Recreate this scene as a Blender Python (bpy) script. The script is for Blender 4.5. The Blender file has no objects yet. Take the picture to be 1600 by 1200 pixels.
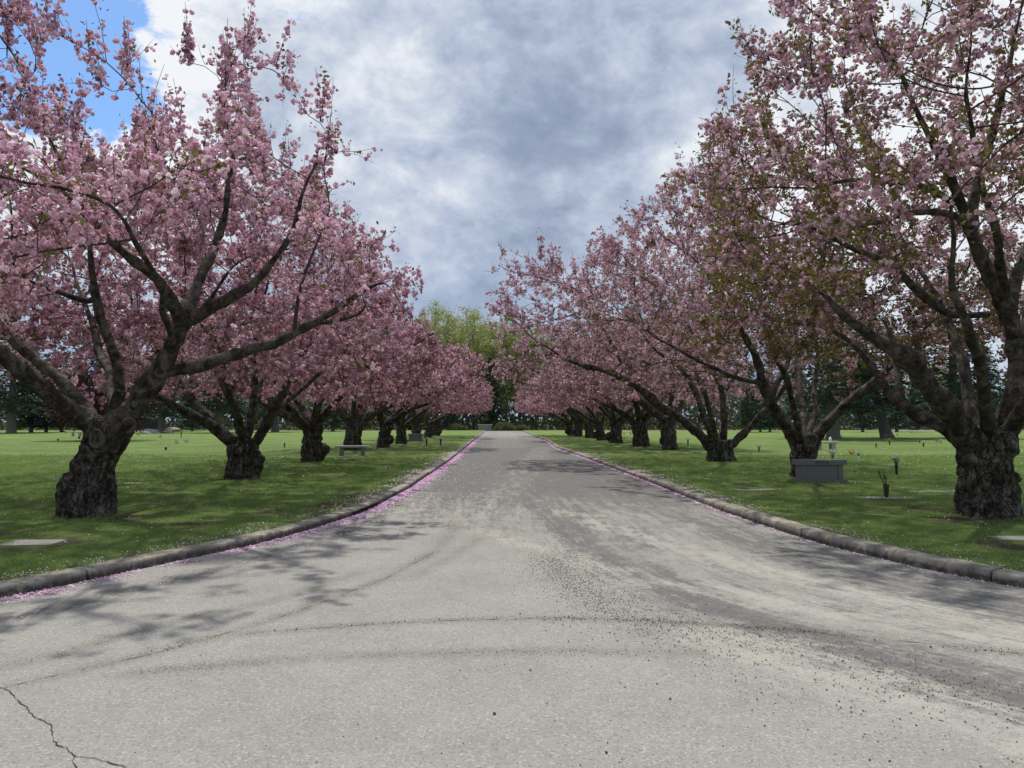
import bpy, bmesh, math, random
from mathutils.bvhtree import BVHTree
import numpy as np
from mathutils import Vector, Matrix, noise as mn
R = math.radians
SC = bpy.context.scene
COL = SC.collection
# ------------------------------------------------------------------ camera
CAMZ = 1.6
FX = 1200.0
cam = bpy.data.objects.new('camera', bpy.data.cameras.new('camera'))
COL.objects.link(cam)
cam.location = (0, 0, CAMZ)
cam.rotation_euler = (R(90) + math.atan(58 / FX), 0, -math.atan(21 / FX))
cam.data.sensor_width = 36
cam.data.lens = 36 * FX / 1600
cam.data.clip_start = 0.05
cam.data.clip_end = 5000
SC.camera = cam
# ------------------------------------------------------------------ light and sky
SUN_EL, SUN_AZ = R(65), R(-15)          # azimuth from +Y towards +X
sdir = Vector((math.sin(SUN_AZ) * math.cos(SUN_EL), math.cos(SUN_AZ) * math.cos(SUN_EL), math.sin(SUN_EL)))
sun = bpy.data.objects.new('sun', bpy.data.lights.new('sun', 'SUN'))
COL.objects.link(sun)
sun.data.energy = 3.6
sun.data.angle = R(1.5)
sun.data.color = (1.0, 0.955, 0.88)
sun.rotation_euler = sdir.to_track_quat('Z', 'Y').to_euler()
SC.view_settings.view_transform = 'Standard'
SC.view_settings.look = 'None'
SC.view_settings.gamma = 1
SC.view_settings.exposure = 0.12
SC.view_settings.use_curve_mapping = False
SC.render.engine = 'CYCLES'
SC.cycles.max_bounces = 6
SC.cycles.diffuse_bounces = 3
SC.cycles.transparent_max_bounces = 4


class NT:
    """small helper to write node graphs"""
    def __init__(s, tree):
        s.t = tree; s.n = tree.nodes; s.l = tree.links

    def node(s, kind, ins=None, **kw):
        n = s.n.new(kind)
        for k, v in kw.items():
            setattr(n, k, v)
        for k, v in (ins or {}).items():
            s.put(n.inputs[k], v)
        return n

    def put(s, sock, v):
        if isinstance(v, bpy.types.NodeSocket):
            s.l.new(v, sock)
        elif isinstance(v, bpy.types.Node):
            s.l.new(v.outputs[0], sock)
        else:
            sock.default_value = v

    def math(s, op, a, b=0.0, c=None, clamp=False):
        n = s.n.new('ShaderNodeMath'); n.operation = op; n.use_clamp = clamp
        s.put(n.inputs[0], a); s.put(n.inputs[1], b)
        if c is not None: s.put(n.inputs[2], c)
        return n.outputs[0]

    def noise(s, vec, scale, detail=4, rough=0.55, dist=0.0):
        n = s.node('ShaderNodeTexNoise', {'Scale': scale, 'Detail': detail, 'Roughness': rough, 'Distortion': dist})
        if vec is not None: s.put(n.inputs['Vector'], vec)
        return n.outputs[0]

    def ramp(s, fac, stops, interp='LINEAR'):
        n = s.n.new('ShaderNodeValToRGB'); n.color_ramp.interpolation = interp
        s.put(n.inputs[0], fac)
        e = n.color_ramp.elements
        while len(e) < len(stops): e.new(0.5)
        for k, (p, c) in enumerate(stops):
            e[k].position = p
            e[k].color = (c, c, c, 1) if isinstance(c, (int, float)) else (*c, 1)
        return n.outputs[0]

    def mix(s, fac, a, b, blend='MIX'):
        n = s.n.new('ShaderNodeMix'); n.data_type = 'RGBA'; n.blend_type = blend
        s.put(n.inputs[0], fac)
        for k, v in ((6, a), (7, b)):
            if isinstance(v, tuple): v = (*v, 1) if len(v) == 3 else v
            s.put(n.inputs[k], v)
        return n.outputs[2]

    def attr(s, name):
        n = s.n.new('ShaderNodeAttribute'); n.attribute_name = name
        return n

    def smooth(s, v, a, b):
        n = s.node('ShaderNodeMapRange', interpolation_type='SMOOTHSTEP')
        s.put(n.inputs[0], v); n.inputs[1].default_value = a; n.inputs[2].default_value = b
        return n.outputs[0]

    def scale(s, vec, sc):
        n = s.node('ShaderNodeMapping', {'Scale': sc}); s.put(n.inputs[0], vec)
        return n.outputs[0]


def raydir(px, py):
    d = Vector(((px - 800) / FX, -(py - 600) / FX, -1.0))
    return (cam.rotation_euler.to_matrix() @ d).normalized()


def G(px, py, z=0.0):
    d = raydir(px, py)
    t = (z - CAMZ) / d.z
    return Vector((d.x * t, d.y * t, z))


def P(px, py, Y):
    d = raydir(px, py)
    t = Y / d.y
    return Vector((d.x * t, Y, CAMZ + d.z * t))


def proj(A):
    """where world points (n,3) fall in the photograph's pixels"""
    Mi = np.array(cam.rotation_euler.to_matrix().transposed())
    q = (np.asarray(A) - np.array([0, 0, CAMZ])) @ Mi.T
    return 800 + FX * q[:, 0] / -q[:, 2], 600 - FX * q[:, 1] / -q[:, 2]


def trim(A, base, line, right=None, left=None, marg=34, front=None, fy=0.6):
    """drop crown points that would stand outside the crown outline; marg is the length of the outer shoots"""
    W_ = A + np.array(base)
    x, y = proj(W_)
    m = marg * 12.5 / np.maximum(W_[:, 1], 5)
    lx, ly = zip(*line)
    ok = y > np.interp(x, lx, ly) + m
    if right is not None: ok &= x < right - m * 0.6
    if left is not None: ok &= x > left + m * 0.6
    if front is not None:      # the camera side of the crown is open underneath, where the limbs show
        fx_, f_ = zip(*front)
        ok &= (A[:, 1] > fy) | (y < np.interp(x, fx_, f_) - m * 0.7)
    return A[ok]


world = bpy.data.worlds.new('World')
SC.world = world
world.use_nodes = True
w = NT(world.node_tree)
w.n.clear()
sky = w.node('ShaderNodeTexSky', sky_type='NISHITA', sun_disc=False)
sky.sun_elevation = SUN_EL
sky.sun_rotation = SUN_AZ
tc = w.node('ShaderNodeTexCoord')
nrm = w.node('ShaderNodeVectorMath', {0: tc.outputs['Generated']}, operation='NORMALIZE').outputs[0]
sep = w.node('ShaderNodeSeparateXYZ', {0: nrm})
zz = w.math('ADD', w.math('MAXIMUM', sep.outputs[2], 0.0), 0.16)
cp = w.node('ShaderNodeCombineXYZ', {0: w.math('DIVIDE', sep.outputs[0], zz), 1: w.math('DIVIDE', sep.outputs[1], zz), 2: 0.0})


def blob(px, py, r0, r1):
    d = raydir(px, py)
    dt = w.node('ShaderNodeVectorMath', {0: nrm, 1: d}, operation='DOT_PRODUCT').outputs['Value']
    return w.smooth(dt, math.cos(R(r1)), math.cos(R(r0)))


cv0 = w.node('ShaderNodeVectorMath', {0: w.scale(nrm, (1, 1, 1.45)), 1: (3.1, 1.7, 0.4)}, operation='ADD').outputs[0]
cv = w.node('ShaderNodeVectorMath', {0: cv0, 1: (2.3, 2.3, 2.3)}, operation='MULTIPLY').outputs[0]
n_big = w.noise(cv, 0.95, 8, 0.52, 0.25)
n_mid = w.noise(cv, 2.6, 10, 0.62, 0.35)
n_fin = w.noise(cv, 7.5, 8, 0.62, 0.2)
den = w.math('ADD', w.math('MULTIPLY', n_big, 0.70), w.math('ADD', w.math('MULTIPLY', n_mid, 0.75), w.math('MULTIPLY', n_fin, 0.42)))
den = w.math('ADD', w.math('MULTIPLY', w.math('SUBTRACT', den, 0.935), 1.3), 0.935)
# brighter cloud to the sun's side, thick grey cloud ahead
brt = w.math('ADD', den, w.math('MULTIPLY', blob(220, 90, 3, 20), 0.17))
brt = w.math('ADD', brt, w.math('MULTIPLY', blob(40, 190, 2, 16), 0.20))
brt = w.math('ADD', brt, w.math('MULTIPLY', blob(700, 345, 0.5, 7), 0.16))
brt = w.math('ADD', brt, w.math('MULTIPLY', blob(960, 300, 1, 9), 0.07))
brt = w.math('ADD', brt, w.math('MULTIPLY', blob(1600, 60, 4, 22), 0.30))
brt = w.math('ADD', brt, w.math('MULTIPLY', blob(600, 180, 1, 9), 0.05))
brt = w.math('ADD', brt, w.math('MULTIPLY', blob(1500, 560, 4, 20), 0.16))
brt = w.math('SUBTRACT', brt, w.math('MULTIPLY', blob(790, 250, 3, 15), 0.12))
brt = w.math('SUBTRACT', brt, w.math('MULTIPLY', blob(1020, 110, 3, 16), 0.03))
brt = w.math('SUBTRACT', brt, 0.375)
cloud = w.ramp(brt, [(0.12, (2.1, 2.65, 3.8)), (0.32, (2.9, 3.5, 4.7)), (0.44, (3.7, 4.4, 5.7)), (0.53, (4.6, 5.25, 6.5)), (0.63, (5.7, 6.25, 7.2)), (0.80, (8.2, 8.5, 8.9))])
# a clear gap in the cloud, high on the left, and thin cloud near the horizon ahead
gap = blob(60, 55, 0.0, 9.5)
gapn = w.noise(cv, 5.0, 9, 0.62, 0.5)
gapm = w.smooth(w.math('ADD', w.math('MULTIPLY', gap, 0.75), w.math('MULTIPLY', w.math('SUBTRACT', 0.5, gapn), 2.0)), 0.36, 0.60)
low = w.math('MULTIPLY', w.smooth(sep.outputs[2], 0.26, 0.05), 0.45)
lowc = w.mix(low, cloud, (3.0, 4.1, 6.1))
skyb = w.mix(1.0, sky.outputs[0], (0.85, 1.15, 1.45), 'MULTIPLY')
full = w.mix(gapm, lowc, skyb)
bg = w.node('ShaderNodeBackground', {'Color': full, 'Strength': 0.1})
wo = w.node('ShaderNodeOutputWorld', {'Surface': bg.outputs[0]})

# ------------------------------------------------------------------ object helpers
def link(name, data, parent=None, mats=None, kind=None, label=None):
    o = bpy.data.objects.new(name, data)
    COL.objects.link(o)
    if parent is not None: o.parent = parent
    if mats is not None and data is not None:
        for m in (mats if isinstance(mats, (list, tuple)) else [mats]):
            data.materials.append(m)
    if kind: o['kind'] = kind
    if label: o['label'] = label
    return o


def thing(name, label, cat, loc=(0, 0, 0), rz=0.0, group=None):
    o = bpy.data.objects.new(name, None)
    o.empty_display_size = 0.2
    COL.objects.link(o)
    o.location = loc; o.rotation_euler = (0, 0, rz)
    o['label'] = label; o['category'] = cat
    if group: o['group'] = group
    return o


def npmesh(name, V, F, smooth=False, attrs=None, matidx=None):
    """V (n,3), F list of int arrays each (m,k)"""
    me = bpy.data.meshes.new(name)
    V = np.asarray(V, np.float32)
    Fs = [np.asarray(f, np.int32) for f in (F if isinstance(F, list) else [F]) if len(f)]
    me.vertices.add(len(V)); me.vertices.foreach_set('co', V.ravel())
    nl = sum(f.size for f in Fs); npoly = sum(len(f) for f in Fs)
    me.loops.add(nl); me.polygons.add(npoly)
    me.loops.foreach_set('vertex_index', np.concatenate([f.ravel() for f in Fs]))
    tot = np.concatenate([np.full(len(f), f.shape[1], np.int32) for f in Fs])
    st = np.concatenate([[0], np.cumsum(tot)[:-1]]).astype(np.int32)
    me.polygons.foreach_set('loop_start', st)
    me.polygons.foreach_set('use_smooth', np.full(npoly, smooth, bool))
    if matidx is not None: me.polygons.foreach_set('material_index', np.asarray(matidx, np.int32))
    for k, a in (attrs or {}).items():
        at = me.attributes.new(k, 'FLOAT', 'POINT')
        at.data.foreach_set('value', np.asarray(a, np.float32))
    me.update(calc_edges=True)
    return me


class MB:
    """gathers boxes, tubes and lathes into one mesh"""
    def __init__(s): s.V = []; s.F = {}; s.n = 0

    def add(s, V, F):
        V = np.asarray(V, float).reshape(-1, 3)
        for f in F: s.F.setdefault(len(f), []).append([i + s.n for i in f])
        s.V.append(V); s.n += len(V); return s

    def box(s, x0, x1, y0, y1, z0, z1, b=0.0, rz=0.0, c=(0, 0, 0)):
        if b > 0:
            bm = bmesh.new()
            bmesh.ops.create_cube(bm, size=1)
            for v in bm.verts:
                v.co = Vector(((x0 + x1) / 2 + v.co.x * (x1 - x0), (y0 + y1) / 2 + v.co.y * (y1 - y0), (z0 + z1) / 2 + v.co.z * (z1 - z0)))
            bmesh.ops.bevel(bm, geom=bm.edges[:], offset=b, segments=1, affect='EDGES')
            V = [tuple(v.co) for v in bm.verts]; F = [[v.index for v in f.verts] for f in bm.faces]; bm.free()
        else:
            V = [(x, y, z) for x in (x0, x1) for y in (y0, y1) for z in (z0, z1)]
            F = [(0, 1, 3, 2), (4, 6, 7, 5), (0, 4, 5, 1), (2, 3, 7, 6), (0, 2, 6, 4), (1, 5, 7, 3)]
        V = np.array(V)
        if rz:
            cs, sn = math.cos(rz), math.sin(rz)
            V = np.stack([V[:, 0] * cs - V[:, 1] * sn, V[:, 0] * sn + V[:, 1] * cs, V[:, 2]], 1)
        return s.add(V + np.array(c), F)

    def tube(s, pts, rad, k=6, cap=True):
        V, F = tube_geo(np.array([tuple(p) for p in pts], float), np.array(rad, float) if np.ndim(rad) else np.full(len(pts), float(rad)), k)
        F = [list(f) for f in F]
        if cap: F += [list(range(k - 1, -1, -1)), list(range(len(V) - k, len(V)))]
        return s.add(V, F)

    def lathe(s, prof, k=12, c=(0, 0, 0)):
        V = []; F = []
        for (r, z) in prof:
            for j in range(k):
                a = 2 * math.pi * j / k
                V.append((c[0] + r * math.cos(a), c[1] + r * math.sin(a), c[2] + z))
        for i in range(len(prof) - 1):
            for j in range(k):
                F.append((i * k + j, i * k + (j + 1) % k, (i + 1) * k + (j + 1) % k, (i + 1) * k + j))
        return s.add(V, F)

    def mesh(s, name, smooth=False):
        return npmesh(name, np.concatenate(s.V), [np.array(f) for f in s.F.values()], smooth)

    def build(s, name, mat, parent=None, smooth=False, kind=None, label=None):
        return link(name, s.mesh(name, smooth), parent, mat, kind, label)


def tube_geo(pts, rad, k, jitter=0.0, rng=None):
    n = len(pts)
    T = np.gradient(pts, axis=0)
    T /= np.linalg.norm(T, axis=1)[:, None] + 1e-9
    up = np.array([0.0, 0.0, 1.0]) if abs(T[0][2]) < 0.9 else np.array([1.0, 0, 0])
    U = np.zeros((n, 3)); u = np.cross(T[0], up); u /= np.linalg.norm(u)
    for i in range(n):
        u = u - T[i] * np.dot(u, T[i]); u /= np.linalg.norm(u) + 1e-9; U[i] = u
    W = np.cross(T, U)
    a = np.arange(k) * 2 * math.pi / k
    ca, sa = np.cos(a), np.sin(a)
    rr = rad[:, None] * np.ones((1, k))
    if jitter and rng is not None: rr = rr * (1 + jitter * rng.standard_normal((n, k)))
    V = pts[:, None, :] + rr[:, :, None] * (ca[None, :, None] * U[:, None, :] + sa[None, :, None] * W[:, None, :])
    i = np.arange(n - 1)[:, None] * k; j = np.arange(k)[None, :]; jn = (j + 1) % k
    F = np.stack([i + j, i + jn, i + k + jn, i + k + j], -1).reshape(-1, 4)
    return V.reshape(-1, 3), F


# ------------------------------------------------------------------ materials
def newmat(name):
    m = bpy.data.materials.new(name); m.use_nodes = True
    t = NT(m.node_tree); t.n.clear()
    return m, t


def finish(t, shader, disp=None):
    o = t.node('ShaderNodeOutputMaterial', {'Surface': shader})
    return o


def bump(t, h, strength=0.5, dist=0.02):
    return t.node('ShaderNodeBump', {'Height': h, 'Strength': strength, 'Distance': dist}).outputs[0]


def simple(name, colr, rough=0.7, var=0.15, scale=20.0, bmp=0.2, spec=0.3, metallic=0.0):
    m, t = newmat(name)
    co = t.node('ShaderNodeTexCoord').outputs['Object']
    n = t.noise(co, scale, 5, 0.6)
    c = t.mix(n, tuple(x * (1 - var) for x in colr), tuple(min(1, x * (1 + var)) for x in colr))
    b = t.node('ShaderNodeBsdfPrincipled', {'Base Color': c, 'Roughness': rough, 'Specular IOR Level': spec, 'Metallic': metallic, 'Normal': bump(t, n, bmp, 0.01)})
    finish(t, b.outputs[0]); return m


def bark_mat(name, limb=False):
    m, t = newmat(name)
    co = t.node('ShaderNodeTexCoord').outputs['Object']
    n1 = t.noise(t.scale(co, (1, 1, 0.6 if not limb else 1.0)), 7 if not limb else 5, 10, 0.74, 0.5)
    n2 = t.noise(co, 2.3, 5, 0.6)
    n3 = t.noise(co, 28, 6, 0.7)
    vor = t.node('ShaderNodeTexVoronoi', {'Scale': 11.0, 'Vector': t.mix(0.12, t.scale(co, (1, 1, 0.5)), t.node('ShaderNodeTexNoise', {'Scale': 6.0, 'Vector': co}).outputs[1])}, feature='DISTANCE_TO_EDGE').outputs[0]
    furrow = t.smooth(vor, 0.0, 0.12)
    h = t.math('ADD', t.math('MULTIPLY', furrow, 0.45 if not limb else 0.12), t.math('ADD', t.math('MULTIPLY', n1, 0.9), t.math('MULTIPLY', n3, 0.35)))
    base = t.ramp(n1, [(0.34, (0.014, 0.012, 0.010)), (0.46, (0.064, 0.053, 0.043)), (0.55, (0.155, 0.133, 0.108)), (0.68, (0.31, 0.28, 0.24))])
    base = t.mix(t.math('MULTIPLY', t.math('SUBTRACT', 1.0, furrow), 0.6 if not limb else 0.2), base, (0.012, 0.010, 0.009))
    lich = t.math('MULTIPLY', t.smooth(t.noise(co, 4.2, 5, 0.6), 0.55, 0.62), t.smooth(n3, 0.35, 0.55))
    base = t.mix(t.math('MULTIPLY', lich, 0.5), base, (0.30, 0.30, 0.25))
    moss = t.math('MULTIPLY', t.smooth(n2, 0.55, 0.75), 0.35)
    base = t.mix(moss, base, (0.06, 0.065, 0.03))
    if limb: base = t.mix(1.0, base, (0.62, 0.60, 0.58), 'MULTIPLY')
    b = t.node('ShaderNodeBsdfPrincipled', {'Base Color': base, 'Roughness': 0.88, 'Specular IOR Level': 0.25, 'Normal': bump(t, h, 1.0, 0.09 if not limb else 0.05)})
    finish(t, b.outputs[0]); return m


def leafy(name, stops, transl=0.4, rough=0.6, noise_scale=0.8, amount=0.35, spec=0.25, obvar=0.0):
    """two-sided petals or leaves; each cluster's tint attribute picks the colour"""
    m, t = newmat(name)
    tint = t.attr('tint').outputs['Fac']
    co = t.node('ShaderNodeTexCoord').outputs['Object']
    n = t.noise(co, noise_scale, 3, 0.5)
    f = t.math('ADD', t.math('MULTIPLY', tint, 1 - amount), t.math('MULTIPLY', n, amount))
    if obvar: f = t.math('ADD', f, t.math('MULTIPLY', t.math('SUBTRACT', t.node('ShaderNodeObjectInfo').outputs['Random'], 0.5), obvar))
    c = t.ramp(f, stops)
    b = t.node('ShaderNodeBsdfPrincipled', {'Base Color': c, 'Roughness': rough, 'Specular IOR Level': spec})
    tr = t.node('ShaderNodeBsdfTranslucent', {'Color': c})
    mx = t.node('ShaderNodeMixShader', {0: transl, 1: b.outputs[0], 2: tr.outputs[0]})
    finish(t, mx.outputs[0]); return m


M = {}
M['bark'] = bark_mat('cherry_bark')
M['limb'] = bark_mat('limb_bark', True)
M['twig'] = simple('twig_bark', (0.055, 0.042, 0.036), 0.8, 0.4, 12)
M['wound'] = simple('weathered_heartwood', (0.105, 0.092, 0.078), 0.9, 0.5, 25, 0.6)
M['hollow'] = simple('rot_and_drain_shade', (0.012, 0.010, 0.009), 0.95, 0.5, 30, 0.5)
M['blossom'] = leafy('pink_blossom', [(0.0, (0.26, 0.115, 0.16)), (0.3, (0.50, 0.26, 0.34)), (0.58, (0.75, 0.47, 0.57)), (0.85, (0.95, 0.78, 0.85)), (1.0, (0.97, 0.89, 0.92))], 0.33, noise_scale=0.5, obvar=0.16)
M['blossom_dull'] = leafy('fading_pink_blossom', [(0.0, (0.24, 0.12, 0.145)), (0.3, (0.47, 0.265, 0.32)), (0.58, (0.70, 0.465, 0.54)), (0.85, (0.93, 0.79, 0.83)), (1.0, (0.96, 0.90, 0.91))], 0.32, noise_scale=0.5, obvar=0.16)
M['leaf'] = leafy('bronze_leaf', [(0.0, (0.10, 0.055, 0.025)), (0.35, (0.17, 0.115, 0.035)), (0.7, (0.17, 0.17, 0.045)), (1.0, (0.30, 0.27, 0.08))], 0.35, 0.5)
M['spring'] = leafy('spring_leaf', [(0.0, (0.20, 0.22, 0.09)), (0.45, (0.34, 0.37, 0.145)), (0.8, (0.46, 0.49, 0.20)), (1.0, (0.54, 0.55, 0.30))], 0.5, 0.6)
M['needle'] = leafy('conifer_needle', [(0.0, (0.035, 0.060, 0.048)), (0.5, (0.065, 0.11, 0.078)), (1.0, (0.13, 0.19, 0.11))], 0.28, 0.7)
M['plum'] = leafy('plum_leaf', [(0.0, (0.02, 0.008, 0.012)), (0.5, (0.05, 0.015, 0.022)), (1.0, (0.09, 0.03, 0.035))], 0.2, 0.6)
M['under'] = leafy('bush_leaf', [(0.0, (0.055, 0.065, 0.030)), (0.5, (0.11, 0.12, 0.05)), (1.0, (0.21, 0.20, 0.09))], 0.3, 0.7)
M['farbark'] = simple('grey_bark', (0.13, 0.12, 0.11), 0.9, 0.4, 4)
M['petal'] = leafy('fallen_petal', [(0.0, (0.50, 0.26, 0.42)), (0.4, (0.76, 0.46, 0.70)), (1.0, (0.90, 0.72, 0.86))], 0.2)
M['grit'] = simple('dark_grit', (0.075, 0.074, 0.07), 0.8, 0.5, 60)
M['granite'] = simple('blue_grey_granite', (0.155, 0.162, 0.172), 0.42, 0.3, 90, 0.05, 0.4)
M['granite_rough'] = simple('rock_faced_granite', (0.20, 0.195, 0.18), 0.8, 0.25, 50, 0.5)
M['stone'] = simple('pale_stone', (0.34, 0.335, 0.31), 0.8, 0.2, 30, 0.2)
M['ink'] = simple('cut_letter', (0.02, 0.02, 0.022), 0.8, 0.1)
M['bronze'] = simple('dark_bronze', (0.035, 0.028, 0.022), 0.5, 0.3, 30, 0.1, 0.4)
M['white'] = simple('white_silk', (0.80, 0.80, 0.80), 0.7, 0.06, 40)
M['lilac'] = simple('lilac_silk', (0.55, 0.50, 0.68), 0.7, 0.1, 40)
M['yellow'] = simple('yellow_silk', (0.75, 0.50, 0.05), 0.7, 0.1, 40)
M['orange'] = simple('orange_silk', (0.62, 0.22, 0.08), 0.7, 0.1, 40)
M['blue'] = simple('blue_silk', (0.12, 0.25, 0.62), 0.7, 0.1, 40)
M['rose'] = simple('dusty_pink_silk', (0.55, 0.32, 0.30), 0.7, 0.1, 40)
M['stem'] = simple('green_stem', (0.05, 0.09, 0.03), 0.7, 0.2)
M['dry'] = simple('withered_stem', (0.05, 0.035, 0.02), 0.9, 0.4)
M['shed'] = simple('dark_painted_board', (0.03, 0.03, 0.035), 0.7, 0.2)
M['carbody'] = simple('white_car_paint', (0.7, 0.7, 0.7), 0.3, 0.02, 5, 0, 0.5)
M['glass'] = simple('dark_glass', (0.02, 0.022, 0.025), 0.1, 0.0, 5, 0, 0.5)
M['tyre'] = simple('tyre_rubber', (0.02, 0.02, 0.02), 0.8)
M['rock'] = simple('boulder_stone', (0.26, 0.235, 0.21), 0.85, 0.25, 6, 0.4)

# concrete kerb
m, t = newmat('kerb_concrete')
co = t.node('ShaderNodeTexCoord').outputs['Object']
n1 = t.noise(co, 3.0, 8, 0.65); n2 = t.noise(co, 90, 4, 0.7); n3 = t.noise(co, 14, 6, 0.65)
c = t.ramp(n1, [(0.38, (0.14, 0.125, 0.102)), (0.5, (0.24, 0.218, 0.182)), (0.62, (0.35, 0.322, 0.275))])
c = t.mix(t.smooth(n3, 0.5, 0.68), c, (0.11, 0.10, 0.085))
c = t.mix(t.math('MULTIPLY', t.smooth(n2, 0.45, 0.7), 0.5), c, (0.40, 0.375, 0.33))
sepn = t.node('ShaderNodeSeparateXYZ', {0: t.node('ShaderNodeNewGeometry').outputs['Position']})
foot = t.smooth(sepn.outputs[2], 0.095, 0.035)  # darker towards the foot: dirt, and the face's shade put into the colour
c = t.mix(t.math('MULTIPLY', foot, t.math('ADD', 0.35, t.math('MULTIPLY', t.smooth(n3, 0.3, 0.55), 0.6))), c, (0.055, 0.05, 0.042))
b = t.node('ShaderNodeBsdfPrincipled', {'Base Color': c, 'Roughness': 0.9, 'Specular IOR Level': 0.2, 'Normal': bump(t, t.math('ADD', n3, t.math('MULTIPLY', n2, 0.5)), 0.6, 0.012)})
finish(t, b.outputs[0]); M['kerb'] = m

# road: old chip seal, with dark worn streaks, sandy silt and grit
m, t = newmat('worn_asphalt')
co = t.node('ShaderNodeTexCoord').outputs['Object']
dark = t.attr('dark').outputs['Fac']; silt = t.attr('silt').outputs['Fac']; far = t.attr('streak').outputs['Fac']
gr = t.noise(co, 150, 3, 0.8)
gr2 = t.noise(co, 55, 4, 0.7)
mo = t.noise(co, 1.1, 6, 0.6)
mo2 = t.noise(co, 6.0, 6, 0.65)
st1 = t.noise(t.scale(co, (2.2, 0.28, 1)), 1.0, 8, 0.72, 0.5)
st2 = t.noise(t.scale(co, (6, 1.1, 1)), 1.2, 8, 0.75, 0.8)
agg = t.node('ShaderNodeTexVoronoi', {'Scale': 85.0, 'Vector': co})
chip = t.node('ShaderNodeSeparateColor', {0: agg.outputs['Color']})
c = t.ramp(mo, [(0.3, (0.235, 0.228, 0.208)), (0.7, (0.300, 0.290, 0.264))])
c = t.mix(t.math('MULTIPLY', t.smooth(mo2, 0.35, 0.7), 0.35), c, (0.33, 0.315, 0.285))
lightchip = t.math('MULTIPLY', t.smooth(chip.outputs[0], 0.80, 0.95), 0.38)
darkchip = t.math('MULTIPLY', t.smooth(chip.outputs[1], 0.72, 0.92), 0.38)
c = t.mix(lightchip, c, (0.52, 0.50, 0.45)); c = t.mix(darkchip, c, (0.10, 0.10, 0.10))
# silt lightens, worn binder and the darker far stretch darken; both broken up by streaks along the wheel paths
sk = t.math('ADD', t.math('MULTIPLY', st1, 0.5), t.math('MULTIPLY', st2, 0.55))
swc = t.node('ShaderNodeCombineXYZ', {0: t.attr('swu').outputs['Fac'], 1: t.attr('swv').outputs['Fac'], 2: 0.0}).outputs[0]
sk3 = t.noise(t.scale(swc, (5.5, 0.55, 1)), 1.0, 9, 0.74, 0.4)
sk4 = t.noise(t.scale(swc, (16, 2.2, 1)), 1.0, 6, 0.7, 0.6)
blot = t.noise(t.scale(co, (0.8, 1.25, 1)), 3.2, 12, 0.80, 0.5)
brk = t.math('ADD', t.math('MULTIPLY', t.math('SUBTRACT', sk4, 0.5), 1.3), t.math('ADD', t.math('MULTIPLY', t.math('SUBTRACT', blot, 0.5), 1.7), t.math('MULTIPLY', t.math('SUBTRACT', sk3, 0.5), 2.3)))
gr3 = t.noise(co, 17, 8, 0.8)
brk = t.math('ADD', brk, t.math('ADD', t.math('MULTIPLY', t.math('SUBTRACT', gr3, 0.5), 1.9), t.math('MULTIPLY', t.math('SUBTRACT', gr2, 0.5), 0.9)))
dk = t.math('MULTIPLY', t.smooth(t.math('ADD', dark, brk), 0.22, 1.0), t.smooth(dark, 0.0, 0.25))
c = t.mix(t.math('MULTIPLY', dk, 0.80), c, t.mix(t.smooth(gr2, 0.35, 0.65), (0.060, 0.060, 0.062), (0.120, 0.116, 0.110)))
sl = t.math('MULTIPLY', t.smooth(t.math('ADD', t.math('MULTIPLY', silt, 0.8), t.math('ADD', t.math('MULTIPLY', brk, -0.55), t.math('MULTIPLY', t.math('SUBTRACT', t.noise(t.scale(co, (1.4, 0.8, 1)), 3.0, 9, 0.78, 0.6), 0.52), 2.2))), 0.30, 1.0), t.smooth(silt, 0.0, 0.3))
c = t.mix(t.math('MULTIPLY', sl, 0.60), c, t.mix(t.smooth(mo, 0.4, 0.6), (0.42, 0.395, 0.325), (0.40, 0.385, 0.34)))
c = t.mix(t.math('MULTIPLY', t.smooth(gr, 0.5, 0.75), 0.35), c, (0.11, 0.11, 0.105))
c = t.mix(t.math('MULTIPLY', t.math('MULTIPLY', far, t.smooth(t.math('ADD', gr2, mo2), 0.75, 1.15)), 0.42), c, (0.12, 0.105, 0.08))
rough = t.ramp(dk, [(0.0, 0.88), (1.0, 0.74)])
hh = t.math('ADD', t.math('MULTIPLY', agg.outputs['Distance'], -0.8), t.math('ADD', t.math('MULTIPLY', gr, 0.6), gr2))
b = t.node('ShaderNodeBsdfPrincipled', {'Base Color': c, 'Roughness': rough, 'Specular IOR Level': 0.18, 'Normal': bump(t, hh, 0.45, 0.006)})
finish(t, b.outputs[0]); M['road'] = m

# lawn soil + short grass seen from above
m, t = newmat('mown_lawn')
co = t.node('ShaderNodeTexCoord').outputs['Object']
bare = t.attr('bare').outputs['Fac']
n1 = t.noise(co, 0.35, 5, 0.6); n2 = t.noise(t.scale(co, (1, 0.6, 1)), 2.2, 6, 0.68); n3 = t.noise(co, 40, 4, 0.8); n4 = t.noise(t.scale(co, (0.35, 1.0, 1)), 0.28, 6, 0.6)
c = t.ramp(n1, [(0.3, (0.155, 0.237, 0.062)), (0.5, (0.205, 0.302, 0.077)), (0.7, (0.266, 0.344, 0.110))])
c = t.mix(t.math('MULTIPLY', t.smooth(n2, 0.52, 0.72), 0.5), c, (0.247, 0.267, 0.119))
c = t.mix(t.math('MULTIPLY', t.smooth(n4, 0.48, 0.62), 0.55), c, (0.129, 0.196, 0.062))  # broad darker bands: shadows across the lawn painted into its colour
n5 = t.noise(t.scale(co, (0.6, 1.5, 1)), 3.4, 9, 0.78, 0.3)
c = t.mix(t.math('MULTIPLY', t.smooth(n5, 0.50, 0.60), 0.60), c, (0.123, 0.184, 0.067))
c = t.mix(t.math('MULTIPLY', t.smooth(n5, 0.46, 0.38), 0.45), c, (0.358, 0.391, 0.192))
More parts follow.
